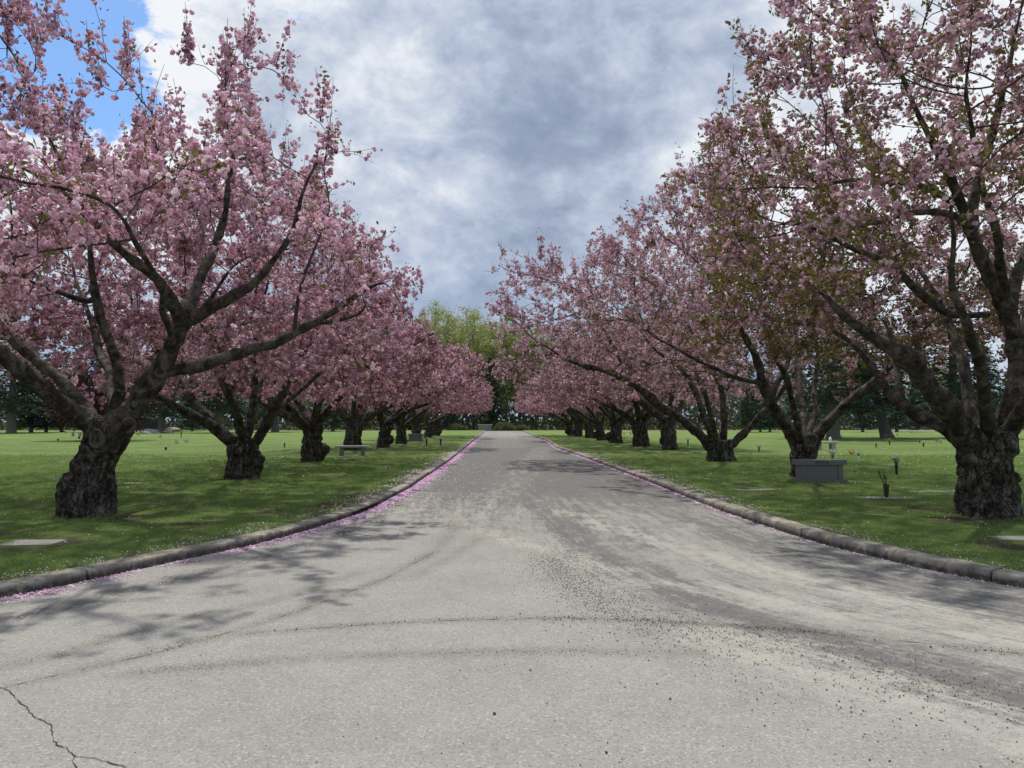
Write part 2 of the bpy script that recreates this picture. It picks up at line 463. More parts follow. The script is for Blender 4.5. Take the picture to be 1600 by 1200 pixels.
c = t.mix(t.math('MULTIPLY', t.smooth(n3, 0.45, 0.7), 0.5), c, (0.105, 0.160, 0.059))
c = t.mix(t.math('MULTIPLY', t.smooth(t.noise(co, 0.9, 6, 0.7, 0.4), 0.60, 0.70), 0.55), c, (0.160, 0.141, 0.081))
bb = t.smooth(t.math('ADD', bare, t.math('MULTIPLY', t.math('SUBTRACT', t.noise(co, 5, 6, 0.7), 0.5), 1.1)), 0.35, 0.65)
c = t.mix(t.math('MULTIPLY', bb, 0.9), c, t.mix(n3, (0.055, 0.04, 0.026), (0.17, 0.14, 0.095)))
b = t.node('ShaderNodeBsdfPrincipled', {'Base Color': c, 'Roughness': 0.9, 'Specular IOR Level': 0.1, 'Normal': bump(t, t.math('ADD', n3, t.math('MULTIPLY', n5, 2.5)), 0.9, 0.09)})
finish(t, b.outputs[0]); M['lawn'] = m
M['blade'] = leafy('grass_blade', [(0.0, (0.110, 0.175, 0.053)), (0.45, (0.198, 0.301, 0.082)), (0.8, (0.298, 0.386, 0.125)), (1.0, (0.496, 0.444, 0.289))], 0.35, 0.55, 0.5, 0.45)
M['soil'] = simple('woodland_soil', (0.045, 0.045, 0.025), 0.95, 0.4, 0.6)
M['crack'] = simple('crack_dirt', (0.03, 0.028, 0.025), 0.95, 0.3, 80)
M['track'] = simple('track_dirt', (0.19, 0.165, 0.125), 0.95, 0.4, 80)

# ------------------------------------------------------------------ ground
rngG = np.random.default_rng(5)
ZL = 0.098                                        # lawn level above the road
lk = [G(x, y) for x, y in ((0, 941), (130, 908), (265, 879), (400, 852), (500, 823), (570, 800), (640, 763), (703, 720), (727, 700))]
rk = [G(x, y) for x, y in ((1590, 920), (1500, 902), (1290, 853), (1130, 800), (1010, 752), (925, 720), (868, 700))]
def kfun(pts, pre, far_x):
    ys = [p[1] for p in pre] + [p.y for p in pts] + [60, 126]
    xs = [p[0] for p in pre] + [p.x for p in pts] + [far_x, far_x]
    ys, xs = np.array(ys), np.array(xs)
    yy = np.linspace(ys[0], ys[-1], 2600)
    xx = np.interp(yy, ys, xs)
    kk = np.exp(-0.5 * (np.arange(-30, 31) / 11.0) ** 2); kk /= kk.sum()
    # smooth only away from the steep start
    xs2 = np.convolve(np.pad(xx, 30, 'edge'), kk, 'valid')
    return lambda y: np.interp(y, yy, xs2)
print('left kerb', [(round(p.x, 2), round(p.y, 2)) for p in lk]); print('right kerb', [(round(p.x, 2), round(p.y, 2)) for p in rk])
KL = kfun(lk, [(-40, 3.9), (-14, 4.4), (-8.5, 4.95), (-5.7, 6.0)], -2.0)
KR = kfun(rk, [(40, 4.2), (14, 4.7), (8.0, 5.4), (5.9, 6.3)], 3.85)

link('ground', npmesh('ground', [(-1500, -300, -0.06), (1500, -300, -0.06), (1500, 2500, -0.06), (-1500, 2500, -0.06)], np.array([[0, 1, 2, 3]])), None, M['soil'], 'structure')

# road sheet with wear and tone attributes
xs = np.concatenate([np.linspace(-40, -9, 14)[:-1], np.linspace(-9, -5, 14)[:-1], np.arange(-5, 6.2, 0.09), np.linspace(6.3, 10, 12), np.linspace(11, 40, 12)])
ys = np.concatenate([np.linspace(-30, 1.5, 10)[:-1], np.exp(np.linspace(math.log(1.5), math.log(124), 340))])
X, Y = np.meshgrid(xs, ys)
def poly_dist(X, Y, pts):
    best = np.full(X.shape, 1e9)
    for (ax, ay), (bx, by) in zip(pts[:-1], pts[1:]):
        dx, dy = bx - ax, by - ay
        tt = np.clip(((X - ax) * dx + (Y - ay) * dy) / (dx * dx + dy * dy), 0, 1)
        best = np.minimum(best, np.hypot(X - ax - tt * dx, Y - ay - tt * dy))
    return best
def gp(l): return [(G(x, y).x, G(x, y).y) for x, y in l]
def band(pts, wd, soft):
    return np.clip(1 - (poly_dist(X, Y, gp(pts)) - wd) / soft, 0, 1)
dark = np.zeros_like(X)
dark = np.maximum(dark, 0.85 * band([(800, 760), (850, 800), (960, 880), (1120, 950), (1320, 1010), (1600, 1090)], 0.16, 0.55))
dark = np.maximum(dark, 0.75 * band([(1050, 800), (1200, 850), (1400, 905), (1640, 960)], 0.25, 0.9))
dark = np.maximum(dark, 0.65 * band([(820, 720), (880, 790), (1000, 850)], 0.2, 0.8))
dark = np.maximum(dark, 0.55 * band([(1000, 760), (1150, 810), (1400, 870), (1600, 925)], 0.1, 0.5))
dark = np.maximum(dark, 1.12 * np.clip((Y - 9) / 9, 0, 1) * (1 - 0.55 * np.clip((Y - 55) / 25, 0, 1)) * np.clip((X + 2.4) / 1.0, 0, 1))  # darker from the middle distance on, easing off towards the far end
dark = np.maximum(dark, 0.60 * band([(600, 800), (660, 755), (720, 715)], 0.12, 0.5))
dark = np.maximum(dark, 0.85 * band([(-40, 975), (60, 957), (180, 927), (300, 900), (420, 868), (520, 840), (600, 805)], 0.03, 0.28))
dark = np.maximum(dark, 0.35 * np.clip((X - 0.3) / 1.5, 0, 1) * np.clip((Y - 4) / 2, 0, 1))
silt = 0.9 * band([(760, 830), (1000, 905), (1300, 955), (1640, 1010)], 0.1, 0.5)
silt = np.maximum(silt, 0.95 * band([(880, 800), (1040, 850), (1250, 905), (1600, 985)], 0.1, 0.55))
silt = np.maximum(silt, 0.9 * band([(1150, 1000), (1350, 1070), (1640, 1160)], 0.2, 0.6))
silt = np.maximum(silt, 0.65 * band([(850, 700), (800, 760), (700, 820)], 0.3, 0.9))
silt = np.maximum(silt, 0.75 * band([(690, 770), (640, 800)], 0.1, 0.35))
silt = np.maximum(silt, 0.6 * band([(790, 676), (795, 700)], 0.9, 1.0))
for a in (dark, silt): a *= 0.9 + 0.2 * rngG.random(a.shape)
crown_z = 0.03 * np.clip(1 - ((X - 0.9) / 3.2) ** 2, 0, 1) * np.clip((Y - 8) / 10, 0, 1)
def curvi(pts):
    g_ = gp(pts); best = np.full(X.shape, 1e9); U = np.zeros(X.shape); Vv = np.zeros(X.shape); L0 = 0.0
    for (ax, ay), (bx, by) in zip(g_[:-1], g_[1:]):
        dx, dy = bx - ax, by - ay; ln = math.hypot(dx, dy)
        t_ = np.clip(((X - ax) * dx + (Y - ay) * dy) / ln ** 2, 0, 1)
        d = np.hypot(X - ax - t_ * dx, Y - ay - t_ * dy); sg = np.sign((X - ax) * dy - (Y - ay) * dx)
        m_ = d < best; best[m_] = d[m_]; U[m_] = (d * sg)[m_]; Vv[m_] = (L0 + t_ * ln)[m_]; L0 += ln
    return U, Vv
# the line traffic takes, turning off to the right: wear streaks run along it
SWU, SWV = curvi([(790, 676), (794, 690), (800, 710), (815, 745), (845, 790), (900, 850), (990, 905), (1110, 950), (1260, 990), (1450, 1035), (1700, 1095)])
trk = np.zeros_like(X)
for l_ in ([(380, 990), (540, 978), (700, 969), (850, 966), (1000, 969), (1150, 978), (1300, 990), (1450, 1006), (1620, 1024)], [(200, 1052), (330, 1040), (500, 1028), (640, 1022), (780, 1018), (900, 1018), (1080, 1021)], [(-40, 1086), (60, 1062), (200, 1030), (330, 996), (420, 970), (520, 936), (600, 905), (680, 862), (730, 800)], [(20, 1040), (150, 1005), (300, 965), (420, 940), (560, 895)], [(640, 905), (740, 850), (800, 790)]):
    trk = np.maximum(trk, band(l_, 0.03, 0.13))
V = np.stack([X, Y, crown_z], -1).reshape(-1, 3)
nx, ny = len(xs), len(ys)
i, j = np.meshgrid(np.arange(ny - 1), np.arange(nx - 1), indexing='ij')
F = np.stack([i * nx + j, i * nx + j + 1, (i + 1) * nx + j + 1, (i + 1) * nx + j], -1).reshape(-1, 4)
# keep only the part that is road: the crossing in front and the lane between the kerbs
cxm = V[F].mean(1)
keep = (cxm[:, 0] > KL(cxm[:, 1]) - 0.5) & (cxm[:, 0] < KR(cxm[:, 1]) + 0.5)
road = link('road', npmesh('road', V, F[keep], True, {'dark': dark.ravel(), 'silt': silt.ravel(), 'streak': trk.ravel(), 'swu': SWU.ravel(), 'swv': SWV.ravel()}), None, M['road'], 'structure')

def vnoise(x, y, seed=0.0, s=1.0):
    return np.array([mn.noise(Vector((a * s, b * s, seed))) for a, b in zip(np.ravel(x), np.ravel(y))]).reshape(np.shape(x))

# lawns: rows along the kerb, columns growing away from it
BARE = []   # (x, y, radius) of worn earth patches
for px, py, r in ((60, 852, 0.55), (560, 775, 0.5), (640, 790, 0.45), (510, 790, 0.5), (1180, 768, 0.6), (1500, 812, 0.55), (1390, 780, 0.5), (545, 718, 0.7), (1450, 795, 0.35),
                  (200, 812, 0.45), (300, 820, 0.4), (30, 835, 0.3), (1280, 760, 0.5), (1490, 765, 0.4), (700, 718, 0.3), (1560, 850, 0.4), (420, 800, 0.3), (95, 790, 0.3)):
    g = G(px, py, ZL); BARE.append((g.x, g.y, r))
for px, py in ((136, 806), (1543, 805), (378, 747), (1256, 746), (1126, 720), (487, 721), (551, 703), (598, 699), (1048, 703), (1001, 697.5)):
    g = G(px, py, ZL); BARE.append((g.x, g.y - 0.1, 0.62))
def bare_at(x, y):
    b = np.zeros_like(x)
    for bx, by, r in BARE: b = np.maximum(b, np.clip(1.15 - np.hypot(x - bx, (y - by) / 1.3) / (r * 1.3), 0, 1))
    return b
YL = np.concatenate([np.linspace(3.95, 5, 10)[:-1], np.exp(np.linspace(math.log(5), math.log(126), 220))])
for side, K in ((-1, KL), (1, KR)):
    u = np.linspace(0, 1, 80)
    off = 0.27 + 300 * u ** 3.2 + 4 * u
    k0 = K(YL)
    LX = k0[:, None] + side * off[None, :]
    LY = np.repeat(YL[:, None], len(u), 1)
    zn = 0.035 * vnoise(LX, LY, 1.0, 0.25) * np.clip(off / 2, 0, 1)[None, :] + 0.012 * vnoise(LX, LY, 4.0, 1.4) * np.clip(off - 0.1, 0, 1)[None, :]
    ed = np.abs(LX - k0[:, None]) - 0.27
    b = bare_at(LX, LY)
    b = np.maximum(b, np.clip(0.62 - ed * 3.2, 0, 1) * (0.7 + 0.6 * vnoise(LX, LY, 9.0, 1.1)))
    V = np.stack([LX, LY, ZL + zn - 0.015 * np.clip(1 - ed * 5, 0, 1)], -1).reshape(-1, 3)
    nx, ny = len(u), len(YL)
    i, j = np.meshgrid(np.arange(ny - 1), np.arange(nx - 1), indexing='ij')
    F = np.stack([i * nx + j, i * nx + j + 1, (i + 1) * nx + j + 1, (i + 1) * nx + j], -1).reshape(-1, 4)
    if side < 0: F = F[:, ::-1]
    lawn = link('lawn', npmesh('lawn', V, F, True, {'bare': b.ravel()}), None, M['lawn'], 'structure')

# ------------------------------------------------------------------ kerb stones
def kerb_curve(K, y0, y1):
    yy = np.concatenate([np.linspace(y0, 9, 500), np.linspace(9.02, y1, 3000)])
    xx = K(yy); L = np.concatenate([[0], np.cumsum(np.hypot(np.diff(xx), np.diff(yy)))])
    return xx, yy, L
rngK = np.random.default_rng(8)
for side, K, jpix in ((-1, KL, (133, 907)), (1, KR, (1558, 910))):
    kr = link('kerb', npmesh('kerb', [(0, 0, 0.0)], []) if False else None, None, None, 'structure')
    kr.name = 'kerb'
    xx, yy, L = kerb_curve(K, 4.45, 123)
    jy = G(*jpix).y
    Lj = np.interp(jy, yy, L)
    step = 3.05
    starts = np.arange(Lj % step - step, L[-1], step)
    cuts = [(s0, s0 + step) for s0 in starts]
    if side < 0:
        si_ = np.interp(G(572, 797).y, yy, L); c2 = []
        for a, b_ in cuts:
            if b_ <= si_ - 0.85 or a >= si_ + 0.85: c2.append((a, b_)); continue
            if a < si_ - 0.85: c2.append((a, si_ - 0.85))
            if b_ > si_ + 0.85: c2.append((si_ + 0.85, b_))
        cuts = sorted(c2 + [(si_ - 0.85, si_ + 0.85)])
    for s0, s1 in cuts:
        a, b_ = max(s0, 0) + 0.011, min(s1, L[-1]) - 0.011
        if b_ - a < 0.3: continue
        nn = 40 if s0 < Lj + 12 else 14 if s0 < Lj + 30 else 5
        ss = np.linspace(a, b_, nn)
        ss[0] += 0.004 * rngK.random()
        cx, cy = np.interp(ss, L, xx), np.interp(ss, L, yy)
        tx, ty = np.interp(ss + 0.05, L, xx) - np.interp(ss - 0.05, L, xx), np.interp(ss + 0.05, L, yy) - np.interp(ss - 0.05, L, yy)
        ln = np.hypot(tx, ty) + 1e-9
        nxn, nyn = -ty / ln * -side, tx / ln * -side       # away from the road
        dz = rngK.normal(0, 0.008); dn = rngK.normal(0, 0.009)
        ymid = cy.mean()
        inlet = side < 0 and abs((s0 + s1) / 2 - si_) < 0.1
        prof = [(-0.0, -0.06), (0.0, 0.03), (0.010, 0.082), (0.018, 0.098), (0.034, 0.107), (0.13, 0.112), (0.24, 0.108), (0.258, 0.096), (0.26, -0.06)]
        if inlet: prof = [(0.0, 0.066), (0.0, 0.088), (0.014, 0.100), (0.04, 0.107), (0.13, 0.110), (0.24, 0.107), (0.26, 0.096), (0.26, 0.066)]
        k = len(prof)
        V = []
        for q in range(nn):
            for (o_, z_) in prof:
                w_ = 0.006 * mn.noise(Vector((cx[q] * 5, cy[q] * 5, z_ * 9))) + 0.004 * mn.noise(Vector((cx[q] * 17, cy[q] * 17, z_ * 30)))
                V.append((cx[q] + nxn[q] * (o_ + dn + w_), cy[q] + nyn[q] * (o_ + dn + w_), z_ + dz + (w_ if z_ > 0.05 else 0)))
        # worn ends: pull the end rings in a touch
        F = []
        for q in range(nn - 1):
            for p_ in range(k - 1):
                F.append((q * k + p_, q * k + p_ + 1, (q + 1) * k + p_ + 1, (q + 1) * k + p_))
            if inlet: F.append((q * k + k - 1, q * k, (q + 1) * k, (q + 1) * k + k - 1))
        mb = MB(); mb.add(V, F)
        mb.add([V[i_] for i_ in range(k)], [tuple(range(k))]); mb.add([V[(nn - 1) * k + i_] for i_ in range(k)], [tuple(range(k))[::-1]])
        o = mb.build('kerb_stone', M['kerb'], kr)
        if inlet:
            o['label'] = 'kerb stone bridging the dark drain inlet'
            mb = MB()
            Vb = []
            for q in range(nn): Vb += [(cx[q] + nxn[q] * 0.19, cy[q] + nyn[q] * 0.19, -0.02), (cx[q] + nxn[q] * 0.19, cy[q] + nyn[q] * 0.19, 0.066), (cx[q] - nxn[q] * 0.0, cy[q] - nyn[q] * 0.0, 0.004)]
            Fb = []
            for q in range(nn - 1): Fb += [(q * 3, q * 3 + 1, q * 3 + 4, q * 3 + 3), (q * 3, q * 3 + 3, q * 3 + 5, q * 3 + 2)]
            mb.add(Vb, Fb); mb.build('drain_inlet', M['hollow'], o)  # near-black faces: shade inside the opening given as colour
print('kerbs done')

# ------------------------------------------------------------------ trees
def rand_rots(n, rng):
    q = rng.standard_normal((n, 4)); q /= np.linalg.norm(q, axis=1)[:, None]
    a, b, c, d = q.T
    return np.stack([np.stack([1 - 2 * (c * c + d * d), 2 * (b * c - a * d), 2 * (b * d + a * c)], -1),
                     np.stack([2 * (b * c + a * d), 1 - 2 * (b * b + d * d), 2 * (c * d - a * b)], -1),
                     np.stack([2 * (b * d - a * c), 2 * (c * d + a * b), 1 - 2 * (b * b + c * c)], -1)], 1)


def scatter(tv, tf, pos, rot, scl, tint, tvtint=None):
    """copy template (tv,tf) to each position -> V,F,tint"""
    n, m = len(pos), len(tv)
    V = np.einsum('nij,mj->nmi', rot, tv) * np.asarray(scl)[:, None, None] + pos[:, None, :]
    F = (tf[None] + (np.arange(n) * m)[:, None, None]).reshape(-1, tf.shape[1])
    T = np.repeat(tint, m)
    if tvtint is not None: T = T + np.tile(tvtint, n)
    return V.reshape(-1, 3), F, T


def pompom(nq, rng, size=0.62):
    size = size * (8.0 / nq) ** 0.5
    V = []; F = []; tt = []
    for k in range(nq):
        z = 1 - 2 * (k + 0.5) / nq; a = k * 2.399963
        d = np.array([math.sqrt(1 - z * z) * math.cos(a), math.sqrt(1 - z * z) * math.sin(a), z])
        d = d + rng.normal(0, 0.35, 3); d /= np.linalg.norm(d)
        u = np.cross(d, rng.standard_normal(3)); u /= np.linalg.norm(u); v = np.cross(d, u)
        c = d * rng.uniform(0.4, 0.85)
        s = size * rng.uniform(0.8, 1.2)
        tilt = d * rng.uniform(-0.5, 0.5) * s
        b = len(V)
        V += [c - u * s * 0.7 - v * s * 0.5, c + u * s * 0.6 - v * s * 0.7 + tilt * 0.4, c + u * s * 0.7 + v * s * 0.6 + tilt, c - u * s * 0.5 + v * s * 0.7 + tilt * 0.6]
        F.append((b, b + 1, b + 2, b + 3))
        tt += [rng.uniform(-0.30, 0.30)] * 4  # wide petal tints paint in sunlit highlights and the crown's dark interior
    return np.array(V), np.array(F), np.array(tt)


def scol(nodes, parent, att, step=0.28, di=2.2, dk=0.42, iters=90, tropism=(0, 0, 0.12), start=0, rng=None, root=None):
    """space colonisation: grow a branch skeleton towards attractor points"""
    nodes = [np.array(n) for n in nodes]; parent = list(parent); root = list(root)
    A = np.array(att)
    N = np.array(nodes)
    D = np.linalg.norm(A[:, None] - N[None, start:], axis=2)
    near = D.argmin(1) + start; dist = D.min(1)
    alive = dist > dk
    A, near, dist = A[alive], near[alive], dist[alive]
    trop = np.array(tropism)
    for it in range(iters):
        if len(A) == 0: break
        act = dist < di
        if not act.any(): act = dist < dist.min() + 0.5
        idx = near[act]
        vec = A[act] - np.array(nodes)[idx]
        vec /= np.linalg.norm(vec, axis=1)[:, None] + 1e-9
        S = np.zeros((len(nodes), 3)); np.add.at(S, idx, vec)
        u = np.unique(idx)
        new = []
        for k in u:
            d = S[k]; L = np.linalg.norm(d)
            if L < 1e-4: continue
            d = d / L + trop + rng.normal(0, 0.13, 3)
            d /= np.linalg.norm(d)
            new.append((k, nodes[k] + d * step))
        if not new: break
        b = len(nodes)
        for k, p in new: nodes.append(p); parent.append(k); root.append(root[k])
        NP = np.array([p for _, p in new])
        Dn = np.linalg.norm(A[:, None] - NP[None], axis=2)
        mi = Dn.argmin(1); md = Dn.min(1)
        bt = md < dist
        near[bt] = mi[bt] + b; dist[bt] = md[bt]
        al = dist > dk
        A, near, dist = A[al], near[al], dist[al]
    return np.array(nodes), np.array(parent), np.array(root)


def resample(pts, rad, step, rng, wig):
    pts = np.array([tuple(p) for p in pts]); rad = np.array(rad)
    L = np.concatenate([[0], np.cumsum(np.linalg.norm(np.diff(pts, axis=0), axis=1))])
    n = max(2, int(L[-1] / step) + 1)
    s = np.linspace(0, L[-1], n)
    # smooth interpolation through the given points
    out = np.stack([np.interp(s, L, pts[:, k]) for k in range(3)], 1)
    if n > 4:
        for _ in range(2): out[1:-1] = (out[:-2] + 2 * out[1:-1] + out[2:]) / 4
        w_ = rng.normal(0, wig, (n, 3)); w_[0] = 0
        w_[1:-1] = (w_[:-2] + 2 * w_[1:-1] + w_[2:]) / 4
        out += w_ * np.clip(s / 0.8, 0, 1)[:, None]
    return out, np.interp(s, L, rad)


def envelope(n, c, rx, ry, top, low, rng, pw=2.6, rimlow=0.0):
    """points in a flat-bottomed dome crown"""
    out = []
    zc = low + (top - low) * 0.35
    while len(out) < n:
        p = rng.uniform(-1, 1, (n * 3, 3))
        q = (np.abs(p[:, 0]) ** pw + np.abs(p[:, 1]) ** pw + np.abs(p[:, 2]) ** 2.3) ** (1 / pw)
        k = (q < 1) & (rng.random(len(q)) < 0.25 + 0.75 * q ** 2)
        p = p[k]
        rr = np.hypot(p[:, 0], p[:, 1])
        z = np.where(p[:, 2] > 0, zc + p[:, 2] * (top - zc), zc + p[:, 2] * (zc - low))
        # hollow underside in the middle, hanging rim
        ok = z > low + (0.9 * (1 - rr) + 0.0)
        P3 = np.stack([c[0] + p[:, 0] * rx, c[1] + p[:, 1] * ry, z], 1)[ok]
        out += list(P3)
    return np.array(out[:n])


def trunk_body(name, tubes, balls, voxel, seed, furrow=0.03, lump=0.05, zfloor=-0.1):
    """fuse tubes and burls into one gnarled body"""
    bm = bmesh.new()
    for pts, rad in tubes:
        V, F = tube_geo(np.array([tuple(p) for p in pts]), np.array(rad), 14)
        vs = [bm.verts.new(v) for v in V]
        for f in F: bm.faces.new([vs[i_] for i_ in f])
        bm.faces.new(vs[:14][::-1]); bm.faces.new(vs[-14:])
    for c_, r_, sq in balls:
        bmesh.ops.create_icosphere(bm, subdivisions=2, radius=1, matrix=Matrix.Translation(c_) @ Matrix.Diagonal((r_, r_, r_ * sq, 1)))
    me = bpy.data.meshes.new(name + '_raw'); bm.to_mesh(me); bm.free()
    o = bpy.data.objects.new(name + '_raw', me); COL.objects.link(o)
    md = o.modifiers.new('r', 'REMESH'); md.mode = 'VOXEL'; md.voxel_size = voxel
    sm = o.modifiers.new('s', 'SMOOTH'); sm.iterations = 6; sm.factor = 0.5
    dg = bpy.context.evaluated_depsgraph_get(); dg.update()
    me2 = bpy.data.meshes.new_from_object(o.evaluated_get(dg))
    bpy.data.objects.remove(o); bpy.data.meshes.remove(me)
    n = len(me2.vertices)
    co_ = np.empty(n * 3, np.float32); me2.vertices.foreach_get('co', co_); co_ = co_.reshape(-1, 3)
    no_ = np.empty(n * 3, np.float32); me2.vertex_normals.foreach_get('vector', no_) if False else me2.vertices.foreach_get('normal', no_); no_ = no_.reshape(-1, 3)
    d = np.empty(n)
    for i_ in range(n):
        x, y, z = map(float, co_[i_])
        r1 = 1 - abs(mn.noise(Vector((x * 8 + seed, y * 8, z * 3.2)))) * 2.2
        r2 = 1 - abs(mn.noise(Vector((x * 19, y * 19 + seed, z * 9)))) * 2.2
        l = mn.noise(Vector((x * 3.1, y * 3.1, z * 2.2 + seed)))
        l2 = mn.noise(Vector((x * 6.5, y * 6.5, z * 5.2 + seed)))
        fade = min(1.0, max(0.35, (2.3 - z) / 1.2))
        d[i_] = (-max(r1, 0) ** 3 * furrow * 1.7 - max(r2, 0) ** 3 * furrow * 0.8 + l * lump * 1.5 + l2 * lump * 0.7) * fade
    co_ = co_ + no_ * d[:, None]
    me2.vertices.foreach_set('co', co_.astype(np.float32).ravel())
    me2.polygons.foreach_set('use_smooth', np.ones(len(me2.polygons), bool))
    me2.update(); me2.name = name
    return me2


def scar_mesh(name, rng, r=0.09, hollow=True):
    """healed rings of a cut branch, facing +Z"""
    mb = MB()
    prof = [(r * 1.25, -0.05), (r * 1.15, 0.015), (r * 1.0, 0.035), (r * 0.86, 0.03), (r * 0.76, 0.008), (r * 0.66, 0.004), (r * 0.60, 0.016), (r * 0.50, 0.012), (r * 0.42, -0.012 if not hollow else -0.05), (r * 0.15, -0.014 if not hollow else -0.07), (0.002, -0.014 if not hollow else -0.07)]
    k = 18
    V = []; F = []
    for qi, (rr, z) in enumerate(prof):
        for j_ in range(k):
            a = 2 * math.pi * j_ / k
            f = 1 + 0.16 * mn.noise(Vector((math.cos(a) * 1.4 + qi * 0.15, math.sin(a) * 1.4, r * 50)))
            V.append((rr * f * math.cos(a), rr * f * math.sin(a) * 1.15, z * r / 0.09 + 0.004 * rng.normal()))
    for qi in range(len(prof) - 1):
        for j_ in range(k): F.append((qi * k + j_, qi * k + (j_ + 1) % k, (qi + 1) * k + (j_ + 1) % k, (qi + 1) * k + j_))
    mi = []
    me = npmesh(name, V, np.array(F), True, None, [1 if (q // k) >= 8 else 0 for q in range(len(F))])
    me.materials.append(M['wound']); me.materials.append(M['hollow'] if hollow else M['wound'])
    return me


def cherry(seed, spec, label, loc, group=None, rz=0.0):
    """spec keys: trunk [(x,y,z,r)..] local, limbs [ [(x,y,z,r)..].. ], env (c,rx,ry,top,low), natt, shoots, blossoms..., voxel"""
    rng = np.random.default_rng(seed)
    root = thing('cherry_tree', label, 'cherry tree', loc, rz, group)
    tp = spec['trunk']
    step = 0.26
    nodes = []; par = []; rts = []; fixr = []
    tpts, trad = resample([p[:3] for p in tp], [p[3] for p in tp], step, rng, 0.0)
    for k, p in enumerate(tpts): nodes.append(p); par.append(k - 1); rts.append(-1); fixr.append(trad[k])
    top_i = len(nodes) - 1
    tubes = [(tpts, trad)]
    for li, lm in enumerate(spec['limbs']):
        ppts, prad = resample([p[:3] for p in lm], [p[3] for p in lm], step, rng, 0.05)
        # attach to the nearest node of what exists
        sub = lm[0][4] if len(lm[0]) > 4 else None
        NN = np.array(nodes)
        k = int(np.linalg.norm(NN - ppts[0], axis=1).argmin())
        rid = rts[k] if rts[k] >= 0 else li
        if rts[k] == -1:
            # body of the trunk takes the limb's first stretch
            m_ = 3 if len(ppts) > 4 else 2
            back = tpts[min(k, top_i)] * 0.35 + ppts[0] * 0.65
            tubes.append((np.vstack([[back], ppts[:m_]]), np.concatenate([[prad[0] * 1.12], prad[:m_] * np.linspace(1.08, 0.9, m_)])))
        prev = k
        for p, r_ in zip(ppts, prad):
            nodes.append(p); par.append(prev); rts.append(rid); fixr.append(r_); prev = len(nodes) - 1
    nfix = len(nodes)
    att = spec['att'](rng)
    N, PA, RT = scol(nodes, par, att, step=step, di=spec.get('di', 2.4), dk=spec.get('dk', 0.45), rng=rng, start=top_i + 2, root=rts, tropism=spec.get('trop', (0, 0, 0.1)))
    n = len(N)
    # pipe-model radii
    e = 2.25
    acc = np.zeros(n); kids = [[] for _ in range(n)]
    for i_ in range(n):
        if PA[i_] >= 0: kids[PA[i_]].append(i_)
    rad = np.zeros(n)
    for i_ in range(n - 1, -1, -1):
        rad[i_] = max(acc[i_] ** (1 / e), spec.get('tip', 0.0065)) if acc[i_] > 0 else spec.get('tip', 0.0065)
        if i_ < nfix: rad[i_] = fixr[i_]
        if PA[i_] >= 0: acc[PA[i_]] += (rad[i_] ** e) * 1.0 + (0.0 if acc[i_] > 0 else 0.0)
    for i_ in range(nfix, n):     # no child thicker than its parent
        rad[i_] = min(rad[i_], rad[PA[i_]] * 0.88 if PA[i_] < nfix else rad[PA[i_]])
    # chains -> tubes
    buckets = {}
    main = np.full(n, -1)
    for i_ in range(n):
        if kids[i_]: main[i_] = max(kids[i_], key=lambda q: rad[q])
    starts = [(PA[i_], i_) for i_ in range(top_i + 1, n) if main[PA[i_]] != i_ or PA[i_] <= top_i]
    for pa_, st in starts:
        ch = [pa_] if pa_ > top_i else []
        k = st
        while k >= 0: ch.append(k); k = main[k]
        if len(ch) < 2: continue
        pts = N[ch].copy(); rr = rad[ch].copy()
        if ch[0] == pa_: rr[0] = rad[st]; pts[0] = pts[0] * 0.7 + pts[1] * 0.3 if rad[pa_] > 0.05 else pts[0]
        if len(pts) > 3:
            q = pts.copy(); q[1:-1] = (pts[:-2] + 2 * pts[1:-1] + pts[2:]) / 4; pts = q
        big = rr.max()
        sides = 12 if big > 0.1 else 8 if big > 0.05 else 5 if big > 0.02 else 3
        if spec.get('cheap'): sides = 7 if big > 0.1 else 5 if big > 0.04 else 3
        key = RT[st] if (big > 0.045 and not spec.get('joined')) else ('limbs' if big > 0.045 else 'twigs')
        if big > 0.045 and not spec.get('cheap'):     # finer rings so that knuckles and swellings show
            tq = np.arange(len(pts)); t2 = np.linspace(0, len(pts) - 1, len(pts) * 3 - 2)
            pts = np.stack([np.interp(t2, tq, pts[:, q_]) for q_ in range(3)], 1); rr = np.interp(t2, tq, rr)
            if len(pts) > 4: pts[1:-1] = (pts[:-2] + 2 * pts[1:-1] + pts[2:]) / 4
            rr = rr * (1 + 0.24 * np.array([mn.noise(Vector(p_) * 2.6) for p_ in pts]))
        Vt, Ft = tube_geo(pts, rr, sides, 0.012 if big > 0.05 else 0.0, rng)
        if big > 0.05:
            cen = np.repeat(pts, sides, axis=0)
            f_ = np.array([1 + 0.28 * mn.noise(Vector(v_) * 5.0) + 0.16 * mn.noise(Vector(v_) * 14.0) for v_ in Vt])
            Vt = cen + (Vt - cen) * f_[:, None]
        B = buckets.setdefault(key, [[], [], 0])
        B[0].append(Vt); B[1].append(Ft + B[2]); B[2] += len(Vt)
    for rid in sorted((k for k in buckets if k != 'twigs'), key=str):
        B = buckets[rid]
        link('limb', npmesh('limb', np.concatenate(B[0]), np.concatenate(B[1]), True), root, M['limb'])
    # trunk body
    r0 = tp[0][3]
    base = np.array(tp[0][:3])
